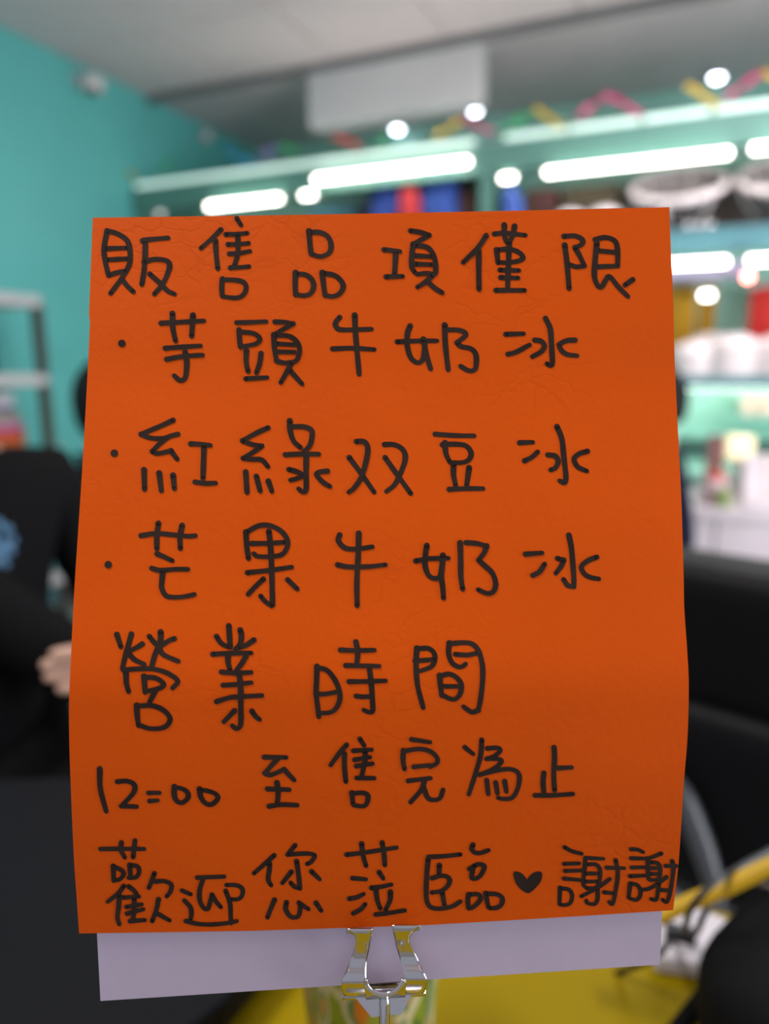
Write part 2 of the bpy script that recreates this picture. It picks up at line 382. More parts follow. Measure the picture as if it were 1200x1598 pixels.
pc = atY(1210, 345, YF+.20); rimmed_bowl(Vector((pc.x+.03, YF+.21, zs1+.075)), .185, .16, math.radians(30), 'large clear ribbed basin with pinkish rim cut by the right picture edge')
def bowlstack(px, Y, z, R, k, lab, hh=.028):
    x = atY(px, 400, Y).x; h = R*.62; me = None
    words = ['bottom', 'second', 'third', 'fourth', 'fifth', 'sixth'][:k]; words[-1] = 'topmost'
    for i in range(k):
        if me is None:
            me = MB().lathe([(R, 0), (R*.99, h*.25), (R*.86, h*.62), (R*.55, h*.9), (R*.42, h*.93), (R*.42, h), (R*.36, h), (R*.36, h*.95), (0, h*.95)]).mesh('bowl')
        o = obj('bowl', me, M['pinkwhite'], None, True); o.location = (x, Y, z+i*hh)
        o.modifiers.new('s', 'SOLIDIFY').thickness = -.004
        tag(o, words[i]+' upturned white bowl of '+lab, 'bowl', 'upturned white bowls on the shelves')
bowlstack(886, YF+.12, zs1, .075, 6, 'the left pile above the notice top edge', .018)
bowlstack(940, YF+.12, zs1, .075, 6, 'the right pile above the notice top edge', .018)
bowlstack(1098, YF+.16, zs2, .105, 4, 'the low lower-shelf pile nearest the notice')
bowlstack(1122, YF+.33, zs2, .105, 6, 'the tall rear pile on the lower shelf', .024)
bowlstack(1160, YF+.13, zs2, .10, 5, 'the lower-shelf pile just left of the red cloth', .028)
bowlstack(1238, YF+.2, zs2, .105, 5, 'the lower-shelf pile cut by the right picture edge')
# folded cloths and boxes on upper shelf behind notice top (blue, red, brown)
def sbox(name, lab, cat, px0, px1, Y, z0, h, dpt, col, rot=0, grp=None, py=300):
    a, b = atY(px0, py, Y).x, atY(px1, py, Y).x
    m = mat(name+'_skin', col, .6, var=.1, scale=12)
    o = thing(name, lab, cat, ((a+b)/2, Y+dpt/2, z0), grp)
    Mr = Matrix.Translation(((a+b)/2, Y+dpt/2, z0)) @ Matrix.Rotation(rot, 4, 'Z')
    hw = (b-a)/2
    bevel(MB().box((-hw, -dpt/2, 0), (hw, dpt/2, h*.82), Mr).build('box_body', m, o), .006)
    bevel(MB().box((-hw-.003, -dpt/2-.003, h*.78), (hw+.003, dpt/2+.003, h), Mr).build('lid', m, o), .006)
    return o
sbox('storage_box', 'pale blue box on the upper shelf left of the dark blue bundles', 'box', 480, 556, YF+.22, zs1, .28, .2, (.10, .30, .40))
sbox('storage_box', 'dark brown box between the pale blue box and the blue bundles', 'box', 562, 588, YF+.1, zs1, .255, .2, (.03, .02, .022))
def bundle(px, py, r, col, lab, Y=YF+.14, cat='bag', name='cloth_bundle', sx=1.3, grp=None, rot=0):
    p = atY(px, py, Y); hgt = p.z-zs1
    m = mat(name+'_cloth', col, .8, var=.15, scale=25, bump=.4)
    o = thing(name, lab, cat, (p.x, p.y, zs1), grp)
    mb = MB().ell((p.x, p.y, zs1+hgt*.5), r*sx, r, hgt*.5, p=.75, M=None)
    for v in mb.v: v += (noise.noise_vector(v*14)*.012).xyz*(1 if v.z > zs1+.02 else 0)
    mb.build('bundle_body', m, o, True)
    MB().lathe([(r*.16, 0), (r*.13, .012), (r*.3, .03), (r*.26, .034), (0, .02)], (p.x, p.y, zs1+hgt-.008)).build('tied_neck', m, o, True)
bundle(612, 268, .085, (.03, .07, .33), 'blue cloth bundle under the long tube light, left one')
bundle(690, 262, .085, (.035, .09, .38), 'blue cloth bundle under the long tube light, right one', sx=1.2)
bundle(640, 285, .04, (.6, .04, .05), 'small red bundle between the two blue cloth bundles', YF+.06)
sbox('storage_box', 'brown red box at the green upright on the upper shelf', 'box', 718, 740, YF+.1, zs1, .27, .2, (.10, .03, .02))
bundle(800, 296, .05, (.07, .14, .50), 'small blue bundle below the stubby tube light', YF+.06, sx=1)
sbox('storage_box', 'mauve brown carton between small blue bundle and white bowls', 'box', 822, 868, YF+.25, zs1, .27, .2, (.20, .08, .07))
sbox('storage_box', 'olive brown carton behind the white bowls on the upper shelf', 'box', 880, 965, YF+.27, zs1, .27, .2, (.16, .12, .07))
sbox('storage_box', 'long mauve brown carton behind the clear basins on the upper shelf', 'box', 975, 1260, YF+.42, zs1, .30, .07, (.30, .22, .21))
for k, (px, py) in enumerate(((1072, 342), (1090, 345), (1108, 346))):  # added cups standing in for bright reflections of the tubes
    q = atY(px, py, YF+.05)
    o = thing('glint_cup', ('left', 'middle', 'right')[k]+'most steel cup added as a bright glint at the foot of the clear basin', 'cup', (q.x, YF+.06+.012*k, zs1), 'cups added as glints on the upper shelf')
    MB().lathe([(0, 0), (.013, 0), (.018, .04), (.0165, .04), (.012, .003), (0, .003)], (q.x, YF+.06+.012*k, zs1), 20).build('cup_body', M['brightsteel'], o, True)
# lower bay: hanging cloths
def cloth(px0, px1, zt_, zb_, Y, col, lab, name='hanging_cloth'):
    a, b = atY(px0, 480, Y).x, atY(px1, 480, Y).x
    o = thing(name, lab, 'cloth', ((a+b)/2, Y, zt_))
    mb = MB(); n, k = 24, 6; vs = []
    for j in range(k+1):
        for i in range(n+1):
            t = i/n; vs.append((a+(b-a)*t, Y+.012*math.sin(t*22+j*.3)*(.5+.5*j/k), zt_+(zb_-zt_)*j/k))
    mb.add(vs, [(j*(n+1)+i, j*(n+1)+i+1, (j+1)*(n+1)+i+1, (j+1)*(n+1)+i) for j in range(k) for i in range(n)])
    c = mb.build('cloth_panel', mat(name+'_dye', col, .8, var=.12, scale=15), o, True); c.modifiers.new('s', 'SOLIDIFY').thickness = .003
    MB().tube([(a-.01, Y, zt_), (b+.01, Y, zt_)], .007, 8).build('rod', M['whitemetal'], o)
zz = EYE+.37
cloth(1040, 1086, zz, EYE+.02, YF+.34, (.50, .27, .01), 'mustard yellow cloth hanging beside the right edge of the notice')
cloth(1090, 1117, zz, EYE+.08, YF+.37, (.48, .26, .01), 'narrow mustard yellow cloth hanging behind the stubby tube')
cloth(1170, 1290, zz-.02, EYE+.0, YF+.34, (.60, .025, .02), 'red cloth hanging at the right picture edge')
sbox('storage_box', 'black box on the lower shelf at the notice edge', 'box', 1020, 1072, YF+.2, zs2, .10, .2, (.012, .012, .014), py=550)
sbox('valance_box', 'long lavender grey box fixed under the upper shelf board', 'box', 1020, 1160, YF+.12, EYE+.375, .055, .1, (.40, .36, .55), py=430)
# wall ornaments on the mint back panel under the lower shelf
# ================================================================ COUNTER (right)
def cbox(name, lab, cat, x0, x1, y0, y1, z0, z1, m, bv=.01, grp=None):
    o = thing(name, lab, cat, ((x0+x1)/2, (y0+y1)/2, z0), grp); return o, bevel(MB().box((x0, y0, z0), (x1, y1, z1)).build('body', m, o), bv)
CZ = .70
M['steel'] = mat('pinkish_steel', (.62, .55, .58), 0.4, 0, var=.08, scale=6)
ct = thing('service_counter', 'pale steel service counter in front of the green shelves', 'counter', (.3, 2.85, 0))
bevel(MB().box((-.6, 2.80, CZ-.04), (1.4, 3.26, CZ)).build('worktop', M['steel'], ct), .006)
for i in range(3): bevel(MB().box((-.58+i*.655, 2.81, .06), (.07+i*.655, 3.24, CZ-.04)).build('cabinet', M['steel'], ct), .006)
def on_counter(px, Y): return atY(px, 780, Y).x
# frame post with brown panel
x = on_counter(1110, 2.95)
o = thing('brown_panel', 'upright brown board standing on the counter right of the seated person', 'panel', (x, 2.95, CZ))
bevel(MB().box((x-.03, 2.94, CZ), (x+.03, 2.97, CZ+.25)).build('board', mat('brown_board', (.22, .10, .09), .6), o), .004)
MB().box((x-.05, 2.90, CZ), (x+.05, 3.0, CZ+.02)).build('foot', M['steel'], o)
def jar(px, Y, z, r, h, col, lcol, lab, grp=None, nm='jar'):
    x = on_counter(px, Y); o = thing(nm, lab, 'jar', (x, Y, z), grp)
    MB().lathe([(0, 0), (r*.94, 0), (r, .01), (r, h*.72), (r*.8, h*.84), (0, h*.84)], (x, Y, z)).build('jar_body', mat('jar_skin', col, .3, var=.15, scale=30), o, True)
    MB().lathe([(r*.86, h*.80), (r*.86, h), (0, h)], (x, Y, z)).build('lid', mat('jar_lid', lcol, .4), o)
jar(1114, 2.88, CZ, .045, .12, (.55, .40, .42), (.55, .08, .05), 'short pink jar with red lid on the counter')
jar(1128, 2.835, CZ, .03, .07, (.20, .26, .08), (.25, .28, .12), 'small green jar in front of the pink jar')
# yellow-lit lantern
x = on_counter(1146, 3.15)
o = thing('glowing_box', 'small cream box with glowing yellow front behind the counter', 'lamp', (x, 3.15, CZ))
bevel(MB().box((x-.05, 3.1, CZ+.14), (x+.05, 3.2, CZ+.235)).build('lamp_body', mat('cream_glow', (.9, .8, .5), emit=(1, .82, .5), estr=.55), o), .012)
MB().tube([(x, 3.15, CZ), (x, 3.15, CZ+.145)], .012).build('post', M['steel'], o)
MB().lathe([(0, 0), (.04, 0), (.04, .01), (0, .012)], (x, 3.15, CZ)).build('base', M['steel'], o)
# pink boxes on bracket shelf of the mint panel
o = thing('bracket_shelf', 'thin mint bracket shelf under the lower shelf at right', 'shelf', (.35, YR, EYE-.21))
MB().box((atY(1120, 690, YR).x, YR-.16, EYE-.235), (1.3, YR+.002, EYE-.215)).build('board', M['mint'], o)
for q in (.45, .85): MB().box((q, YR-.12, EYE-.27), (q+.015, YR+.002, EYE-.234)).build('bracket', M['whitemetal'], o)
for k, (q0, q1, c, l) in enumerate(((1154, 1176, (.85, .62, .52), 'peach carton on the thin mint shelf, left one'), (1180, 1206, (.85, .60, .50), 'peach carton on the thin mint shelf, right one'))):
    a, b = atY(q0, 670, YR-.14).x, atY(q1, 670, YR-.14).x
    o, _ = cbox('carton', l, 'carton', a, b, YR-.14, YR-.04, EYE-.215, EYE-.135, mat('peach_card', c, .6), .004, 'peach cartons on the thin shelf')
    MB().box((a-.001, YR-.1, EYE-.136), (b+.001, YR-.08, EYE-.1335)).build('tape', M['pinkwhite'], o)
# machine / stacked trays at right
o = thing('ice_machine', 'pale grey machine with sloping side panel at the right picture edge', 'machine', (.55, 2.7, CZ))
xa = on_counter(1150, 2.85)
pr = [(2.83, CZ), (3.22, CZ), (3.22, CZ+.16), (3.1, CZ+.17), (2.88, CZ+.03), (2.83, CZ+.02)]
mb = MB(); n = len(pr); mb.add([(xa+.02, y, z) for y, z in pr]+[(xa+.6, y, z) for y, z in pr], [list(range(n)), list(range(n, 2*n))[::-1]]+[(i, (i+1) % n, n+(i+1) % n, n+i) for i in range(n)])
bevel(mb.build('housing', M['steel'], o), .01)
for k in range(3): MB().box((xa+.1, 2.89+k*.07, CZ+.035+k*.044), (xa+.5, 2.925+k*.07, CZ+.062+k*.044)).build('tray', mat('peach_tray', (.8, .62, .58), .5), o)

# ================================================================ RACK at left wall
xr = -2.66
r0 = atX(56, 470, xr); r1 = atX(56, 592, xr)
ra = thing('metal_rack', 'pale metal shelf rack against the teal wall at the left picture edge', 'rack', (xr, r0.y-.4, 0))
yl = r0.y
for (x, y) in ((xr, yl), (xr, yl-.75), (XL+.03, yl), (XL+.03, yl-.75)):
    MB().box((x-.018, y-.018, 0), (x+.018, y+.018, r0.z+.01)).build('post', M['darkmetal'], ra)
for z in (r0.z, r1.z, r1.z-.42, .25):
    bevel(MB().box((XL+.015, yl-.77, z-.028), (xr+.02, yl+.02, z+.022)).build('shelf_board', M['whitemetal'], ra), .012)
zb = r1.z-.42+.022
pb = atX(0, 665, xr-.1)
bg = thing('snack_bag', 'orange and purple plastic bag on the rack behind the black shirt', 'bag', (pb.x, pb.y-.02, zb))
h = r1.z-.06-zb
def m_bag():
    m = mat('bag_print', (.5, .2, .1), .35); nt = m.node_tree; b = nt.nodes['Principled BSDF']; tc = nt.nodes['Texture Coordinate']
    sx = nt.nodes.new('ShaderNodeSeparateXYZ'); nt.links.new(tc.outputs['Object'], sx.inputs[0])
    mr = nt.nodes.new('ShaderNodeMapRange'); mr.inputs[1].default_value = zb+h*.25; mr.inputs[2].default_value = zb+h; nt.links.new(sx.outputs['Z'], mr.inputs[0])
    r = nt.nodes.new('ShaderNodeValToRGB'); cr = r.color_ramp; cr.interpolation = 'CONSTANT'
    cr.elements[0].color = (.55, .12, .03, 1); cr.elements[1].position = .28; cr.elements[1].color = (.50, .05, .04, 1)
    for p_, c in ((.42, (.45, .15, .35, 1)), (.52, (.30, .26, .22, 1)), (.72, (.05, .06, .2, 1)), (.8, (.5, .5, .55, 1))): e = cr.elements.new(p_); e.color = c
    nt.links.new(mr.outputs[0], r.inputs[0]); nt.links.new(r.outputs[0], b.inputs['Base Color']); return m
mb = MB().ell((pb.x, pb.y-.06, zb+h*.46), .09, .15, h*.46, p=.7); mb.build('bag_body', m_bag(), bg, True)
MB().box((pb.x-.05, pb.y-.16, zb+h*.86), (pb.x+.05, pb.y+.04, zb+h)).build('seal', M['whiteplastic'], bg)

# ================================================================ TABLES and near things
TZ, BZ = .70, .75
YE = atZ(1085, 1408, .70).y
yt = thing('yellow_table', 'bright yellow tabletop on which the clip stand is placed', 'table', (.1, .4, 0))
bevel(MB().prism([(-.42, .02), (.62, .02), (.62, YE+.0), (-.42, YE)], TZ-.025, TZ).build('tabletop', M['yellow'], yt), .006)
for x, y in ((-.38, .06), (.58, .06), (-.38, YE-.05), (.58, YE-.05)): MB().tube([(x, y, 0), (x, y, TZ-.024)], .016).build('leg', M['greymetal'], yt)
A, B_ = atZ(0, 1213, BZ), atZ(112, 1209, BZ)
d = (B_-A).normalized(); C1 = A+d*.41; 
e1, e2 = atZ(350, 1560, BZ), atZ(304, 1598, BZ)
C2 = e2+(e2-e1)*1.0
poly = [Vector((p.x, p.y)) for p in (A-d*.55, C1)]+[Vector((e1.x+.012, e1.y+.13)), Vector((e1.x, e1.y)), Vector((e2.x, e2.y)), Vector((C2.x-.03, C2.y-.05)), Vector((C2.x-.09, C2.y-.09)), Vector((A.x-.25, A.y-.62))]
bt = thing('black_table', 'matt black table with rounded rim at the lower left', 'table', (-.65, .25, 0))
bevel(MB().prism(poly, BZ-.03, BZ).build('tabletop', M['black'], bt), .008, 4)
cx = sum(p.x for p in poly)/len(poly); cy = sum(p.y for p in poly)/len(poly)
MB().tube([(cx, cy, .02), (cx, cy, BZ-.029)], .035).build('pedestal', M['leather'], bt)
MB().lathe([(0, 0), (.25, 0), (.25, .012), (.05, .03), (0, .03)], (cx, cy, 0)).build('foot', M['leather'], bt, True)

# patterned cup
cc = atD(578, 1560, .47)
cu = thing('patterned_cup', 'cup with green and orange leaf pattern standing behind the metal clip', 'cup', (cc.x, cc.y, TZ))
MB().lathe([(0, .004), (.036, .0), (.0375, .004), (.0475, .165), (.0495, .168), (.0475, .171), (.0455, .168), (.0355, .008), (0, .008)], (cc.x, cc.y, TZ)).build('cup_body', M['cup'], cu, True)
ringp = [Vector((cc.x+.0478*math.cos(a), cc.y+.0478*math.sin(a), TZ+.170)) for a in [2*math.pi*k/32 for k in range(33)]]
MB().tube(ringp, .0022, 6).build('rim', M['whiteplastic'], cu, True)
# white power adapter, cables
ad = [atZ(x, y, TZ+.018) for x, y in ((1020, 1424), (1092, 1412), (1146, 1436), (1132, 1492), (1112, 1506), (1022, 1492))]
pa = thing('power_adapter', 'white plastic power adapter under the yellow cable', 'adapter', (ad[2].x, ad[2].y, TZ))
bevel(MB().prism([(p.x, p.y) for p in ad], TZ, TZ+.018).build('housing', M['whiteplastic'], pa), .005)
q = atZ(1062, 1462, TZ+.019); bevel(MB().box((q.x-.013, q.y-.006, TZ+.014), (q.x+.012, q.y+.006, TZ+.028)).build('plug', M['blackcable'], pa), .003)
def cable(name, pts, r, m, lab):
    return tag(MB().tube(catmull([Vector(p) for p in pts], 8), r, 12).build(name, M[m], None, True), lab, 'cable')
cable('power_cable', [atD(900, 1490, .56), atD(985, 1452, .54), atD(1060, 1415, .53), atD(1130, 1386, .52), atD(1205, 1350, .51), atD(1290, 1316, .50)], .0058, 'yellowcable', 'thick yellow cable crossing behind the lower right corner of the notice')
cable('power_cable', [atD(1215, 1320, .56), atD(1160, 1350, .53), atD(1112, 1380, .505), atD(1080, 1415, .505), atD(1070, 1445, .53), q+Vector((.003, 0, .007))], .0024, 'blackcable', 'thin black cable looping over the yellow cable into the adapter')
cable('power_cable', [atD(1230, 1345, .60), atD(1140, 1385, .56), atD(1103, 1420, .54), atD(1088, 1452, .55), q+Vector((.008, -.002, .007))], .0024, 'blackcable', 'thin black cable beside the looping one, running under the yellow cable')
cable('power_cable', [q+Vector((-.01, 0, .005)), atD(1040, 1475, .56), atD(1010, 1500, .57), atD(960, 1520, .6)], .0024, 'blackcable', 'short black cable leaving the adapter towards the white sheet')
# black bag at lower right
bc = atZ(1338, 1545, TZ+.045)
bb = thing('black_bag', 'soft black bag lying on the yellow table at the lower right', 'bag', (bc.x, bc.y, TZ))
mb = MB().ell((bc.x, bc.y-.01, TZ+.045), .09, .115, .045, n=40, m=24, p=.55, M=Matrix.Rotation(-.45, 3, 'Z'))
for v in mb.v: v += noise.noise_vector(v*11)*.006 if v.z > TZ+.01 else Vector((0, 0, 0))
for v in mb.v: v.z = max(v.z, TZ+.0005)
mb.build('bag_body', mat('black_nylon', (.0045, .0045, .005), .8, var=.2, scale=250, bump=.4, spec=.1), bb, True)
zp = [Vector((bc.x-.085, bc.y+.04, TZ+.085)), Vector((bc.x-.03, bc.y+.02, TZ+.093)), Vector((bc.x+.05, bc.y-.02, TZ+.092)), Vector((bc.x+.09, bc.y-.05, TZ+.08))]
MB().tube(catmull(zp, 5), .0022, 6).build('zip', M['darkmetal'], bb, True)
s0 = atZ(1128, 1512, TZ+.006); s1 = atZ(1062, 1598, TZ+.006)
st = [s0+Vector((.03, .03, .01)), s0, s0*.5+s1*.5, s1, s1+(s1-s0)*.6]
MB().tube(catmull(st, 5), .006, 8).build('shoulder_strap', M['clothblack'], bb, True)

# ================================================================ BLACK OFFICE CHAIR (right)
k0, k1 = atZ(1068, 885, .895), atZ(1200, 908, .895)
ux = (k1-k0).normalized(); ux.z = 0; uy = Vector((-ux.y, ux.x, 0))
oc = k0-ux*.20; oc.z = 0
ch = thing('office_chair', 'black leather office chair with padded back right of the notice', 'chair', (oc.x+ux.x*.25, oc.y+ux.y*.25-.25, 0))
CM = Matrix(((ux.x, uy.x, 0, oc.x), (ux.y, uy.y, 0, oc.y), (0, 0, 1, 0), (0, 0, 0, 1)))
def cpad(name, c, r, p, rot=None):
    mb = MB().ell((0, 0, 0), *r, n=36, m=20, p=p)
    Mx = CM @ Matrix.Translation(c) @ (rot if rot else Matrix.Identity(4)); mb.v = [Mx @ v for v in mb.v]
    return mb.build(name, M['leather'], ch, True)
cpad('back_cushion', (.27, .0, .805), (.31, .060, .115), .42, Matrix.Rotation(.06, 4, 'X')).name = 'upper_back_cushion'
cpad('lower_back_cushion', (.27, -.015, .545), (.31, .060, .16), .42)
cpad('seat', (.27, .34, .44), (.29, .28, .06), .45)
for s in (-.055, .595):
    pts = [CM @ Vector(v) for v in ((s, .05, .50), (s, .03, .60), (s, .10, .685), (s, .24, .70), (s, .42, .67), (s, .45, .58), (s, .38, .46))]
    MB().tube(catmull(pts, 6), .017, 10).build('armrest', M['armplastic'], ch, True)
MB().tube([CM @ Vector((.27, .3, .1)), CM @ Vector((.27, .3, .39))], .028).build('gas_lift', M['greymetal'], ch)
for k in range(5):
    a = k*2*math.pi/5+.3; e = Vector((.27+.28*math.cos(a), (.3+.28*math.sin(a)), .065))
    lg = MB().tube([CM @ Vector((.27, .3, .11)), CM @ e], [.024, .014]).build('leg', M['armplastic'], ch)
    MB().ell(CM @ Vector((e.x, e.y, .028)), .028, .028, .028).build('castor', M['leather'], lg, True)
# curved shiny side frame of the same chair
p = [atD(1035, 1195, 1.07), atD(1052, 1222, 1.06), atD(1069, 1252, 1.05), atD(1090, 1305, 1.04), atD(1106, 1352, 1.03), atD(1119, 1400, 1.02), atD(1124, 1450, 1.03)]
n_ = len(catmull(p, 5)); MB().tube(catmull(p, 5), [.008+.010*math.sin(math.pi*min(1, i/n_*1.15))**.7 if i/n_*1.15 < 1 else .008 for i in range(n_)], 12).build('side_frame', M['armplastic'], ch, True, label='shiny grey curved side frame')

# ================================================================ PEOPLE
def skin(name, verts, edges, m, parent, root=0, sub=2):
    me = bpy.data.meshes.new(name); me.from_pydata([tuple(v[0]) for v in verts], edges, []); me.materials.append(m)
    o = obj(name, me, None, parent)
    md = o.modifiers.new('skin', 'SKIN'); md.use_smooth_shade = True; md.use_x_symmetry = False
    if not me.skin_vertices: pass
    sv = me.skin_vertices[0].data
    for i, v in enumerate(verts):
        r = v[1]; sv[i].radius = (r, r) if not isinstance(r, tuple) else r
        sv[i].use_root = (i == root)
    s = o.modifiers.new('sub', 'SUBSURF'); s.levels = s.render_levels = sub
    return o
def person(base, yaw, label, pose, shirt, long_sleeve=False, hairlong=False, lean=(0, 0), tl=0.0, legs='denim', wide=1.0):
    """base: floor point below the pelvis; +Y of the local frame is where the person faces."""
    L = Matrix.Translation(base) @ Matrix.Rotation(yaw, 4, 'Z')
    W = lambda x, y, z: L @ Vector((x, y, z))
    root = thing('person', label, 'person', base)
    lx, ly = lean
    hip, spn, chs, nk = (0, 0, .50), (lx*.35, ly*.35, .70+tl*.4), (lx*.8, ly*.8, .91+tl*.9), (lx, ly, 1.03+tl)
    hd = (lx*1.15, ly*1.15+.02, 1.17+tl)
    V = []; E = []; idx = {}
    def a(n, p, r, par=None):
        idx[n] = len(V); V.append((W(*p) if not isinstance(p, Vector) else p, r))
        if par: E.append((idx[par], idx[n]))
    a('hip', hip, .10); a('spine', spn, .115, 'hip'); a('chest', chs, .125, 'spine'); a('neck', nk, .058, 'chest'); a('headbase', (hd[0], hd[1]-.02, hd[2]-.07), .055, 'neck')
    for s, n in ((-1, 'r'), (1, 'l')):
        a('hj'+n, (s*.10, .03, .48), .07, 'hip'); a('kn'+n, (s*.13, .43, .47), .062, 'hj'+n); a('an'+n, (s*.13, .45, .09), .04, 'kn'+n); a('ft'+n, (s*.14, .58, .04), .034, 'an'+n)
        a('sh'+n, (chs[0]+s*.165, chs[1], chs[2]+.045), .058, 'chest')
        el, wr = pose[n][0], pose[n][1]
        a('el'+n, el, .040, 'sh'+n); a('wr'+n, wr, .026, 'el'+n)
        # hand: palm and five fingers
        ev, wv = V[idx['el'+n]][0], V[idx['wr'+n]][0]; sq = .72 if len(pose[n]) > 3 else 1
        f = (wv-ev).normalized(); f = pose[n][2].normalized() if len(pose[n]) > 2 else f
        up = Vector((0, 0, 1)); sd = f.cross(up).normalized(); pu = sd.cross(f).normalized()
        if n == 'l': sd = -sd
        if len(pose[n]) > 3: sd = pose[n][3].normalized(); sd = (sd-f*sd.dot(f)).normalized(); pu = sd.cross(f).normalized()
        # thumb on the +sd*t side
        a('palm'+n, wv+f*.045, .022, 'wr'+n)
        for q, (off, ln) in enumerate(((-.030, .060), (-.010, .072), (.011, .068), (.031, .052))):
            kq = 'f%d' % q+n
            a(kq+'a', wv+f*.085+sd*off*sq, .0095, 'palm'+n)
            a(kq+'b', wv+f*(.085+ln*.5)+sd*off*1.1*sq-pu*.006, .0085, kq+'a'); a(kq+'c', wv+f*(.085+ln*.95)+sd*off*1.0*sq-pu*.020, .0070, kq+'b')
        a('th'+n+'a', wv+f*.035-sd*.030, .0115, 'palm'+n); a('th'+n+'b', wv+f*.065-sd*.048-pu*.006, .0095, 'th'+n+'a'); a('th'+n+'c', wv+f*.092-sd*.053-pu*.012, .0078, 'th'+n+'b')
    skin('body', V, E, M['skin'], root)
    # head
    hc = W(*hd); R = L.to_3x3()
    mb = MB().ell((0, 0, 0), .074, .092, .115, n=28, m=20)
    for v in mb.v:
        if v.z < -.03: k = (-.03-v.z)/.085; v.x *= 1-.32*k; v.y = v.y*(1-.28*k)+.012*k
        if v.y > .05:
            for ex in (-.03, .03): v.y -= .010*math.exp(-((v.x-ex)**2+(v.z-.0)**2)/.00025)
    mb.v = [hc+R @ v for v in mb.v]
    head = mb.build('head', M['skin'], root, True)
    nose = MB().ell((0, 0, 0), .013, .018, .026, 12, 8); nose.v = [hc+R @ (v+Vector((0, .094, -.018))) for v in nose.v]; nose.build('nose', M['skin'], head, True)
    for ex in (-.03, .03):
        e = MB().ell((0, 0, 0), .012, .008, .007, 12, 8); e.v = [hc+R @ (v+Vector((ex, .082, .0))) for v in e.v]; e.build('eye', M['eye'], head, True)
        e = MB().ell((0, 0, 0), .008, .017, .03, 12, 8); e.v = [hc+R @ (v+Vector((ex*2.5, .0, -.01))) for v in e.v]; e.build('ear', M['skin'], head, True)
    e = MB().ell((0, 0, 0), .022, .007, .007, 12, 8); e.v = [hc+R @ (v+Vector((0, .086, -.052))) for v in e.v]; e.build('mouth', M['lip'], head, True)
    mb = MB().ell((0, 0, 0), .082, .098, .124, n=32, m=24); keep = []
    for v in mb.v:
        if v.y > .045 and v.z < .055: v.y = min(v.y, .045)
        if v.z < -.06 and not hairlong: v.z = -.06+(v.z+.06)*.3; v.x *= .9
        v.y -= .010; v.z += .006
        v += noise.noise_vector(v*30)*.004
    mb.v = [hc+R @ v for v in mb.v]; mb.build('hair', M['hair'], root, True)
    # clothes
    V2 = []; E2 = []; idx2 = {}
    def b(n, p, r, par=None):
        idx2[n] = len(V2); V2.append((W(*p) if not isinstance(p, Vector) else p, r))
        if par: E2.append((idx2[par], idx2[n]))
    b('hip', (0, 0, .50), (.165*wide, .15)); b('spine', spn, (.155*wide, .135), 'hip'); b('chest', chs, (.165, .135), 'spine'); b('neck', (nk[0], nk[1], nk[2]-.015), .078, 'chest')
    for s, n in ((-1, 'r'), (1, 'l')):
        b('sh'+n, (chs[0]+s*.165, chs[1], chs[2]+.045), .078, 'chest')
        ev = V[idx['el'+n]][0]; sv_ = V[idx['sh'+n]][0]; wv = V[idx['wr'+n]][0]
        if long_sleeve: b('el'+n, ev, .052, 'sh'+n); b('wr'+n, wv+(ev-wv)*.10, .036, 'el'+n)
        else: b('sl'+n, sv_+(ev-sv_)*.62, .060, 'sh'+n)
    skin('shirt', V2, E2, shirt, root)
    V3 = []; E3 = []
    V3.append((W(0, 0, .485), .150))
    for s in (-1, 1):
        k = len(V3); V3 += [(W(s*.10, .04, .475), .105), (W(s*.13, .43, .465), .078), (W(s*.13, .45, .12), .056)]; E3 += [(0, k), (k, k+1), (k+1, k+2)]
    skin('trousers', V3, E3, M[legs], root)
    for s in (-1, 1):
        e = MB().ell((0, 0, 0), .045, .13, .045, 16, 10, p=.8); e.v = [W(*(v+Vector((s*.135, .53, .045)))) for v in e.v]; e.build('shoe', M['leather'], root, True)
    # stool under the person
    stl = thing('stool', 'stool', 'stool', base)
    return root, L, stl
def stool(base, stl, label):
    stl['label'] = label
    c = Vector(base)
    MB().lathe([(0, .325), (.17, .325), (.18, .335), (.18, .355), (.17, .365), (0, .365)], c).build('seat', M['leather'], stl, True)
    for k in range(4):
        a = k*math.pi/2+.78; MB().tube([c+Vector((.12*math.cos(a), .12*math.sin(a), .325)), c+Vector((.19*math.cos(a), .19*math.sin(a), 0))], .012).build('leg', M['darkmetal'], stl)
def face_cam(pt): return math.atan2(-pt.y, -pt.x)-math.pi/2
# person B: black shirt with blue print, at left, forearm on the table edge
pB = atD(-106, 800, 1.16); bB = Vector((pB.x, pB.y, -.0)); yB = face_cam(pB)+.12
sB = atD(60, 735, 1.16).z
hand = atD(262, 1050, .90); elb = atD(200, 1085, 1.12)
rt, LB, stl = person(bB, yB, 'person in a black shirt with blue print at the left, fingers showing beside the notice',
    {'l': (elb, hand, ray(60, 1036)*.90-ray(262, 1050)*.90, Vector((0, 0, -1))), 'r': ((-.30, .08, .68), (-.22, .36, .60))}, M['clothblack'], True, lean=(-.02, .0), tl=.05, legs='clothblack', wide=1.25)
stool(bB, stl, 'round black stool under the person with the blue shirt print')
dx = sB  # (kept for reference)
# printed motif on shirt chest
pm = []
for (u, v, r) in ((-6, 868, 14), (8, 852, 11), (-14, 842, 12), (12, 826, 8), (18, 860, 6), (-20, 822, 13), (-2, 815, 7), (22, 843, 5), (-25, 865, 12), (-12, 882, 7), (10, 880, 6)):
    pm.append((u, v, r))
PRINT_PTS = pm
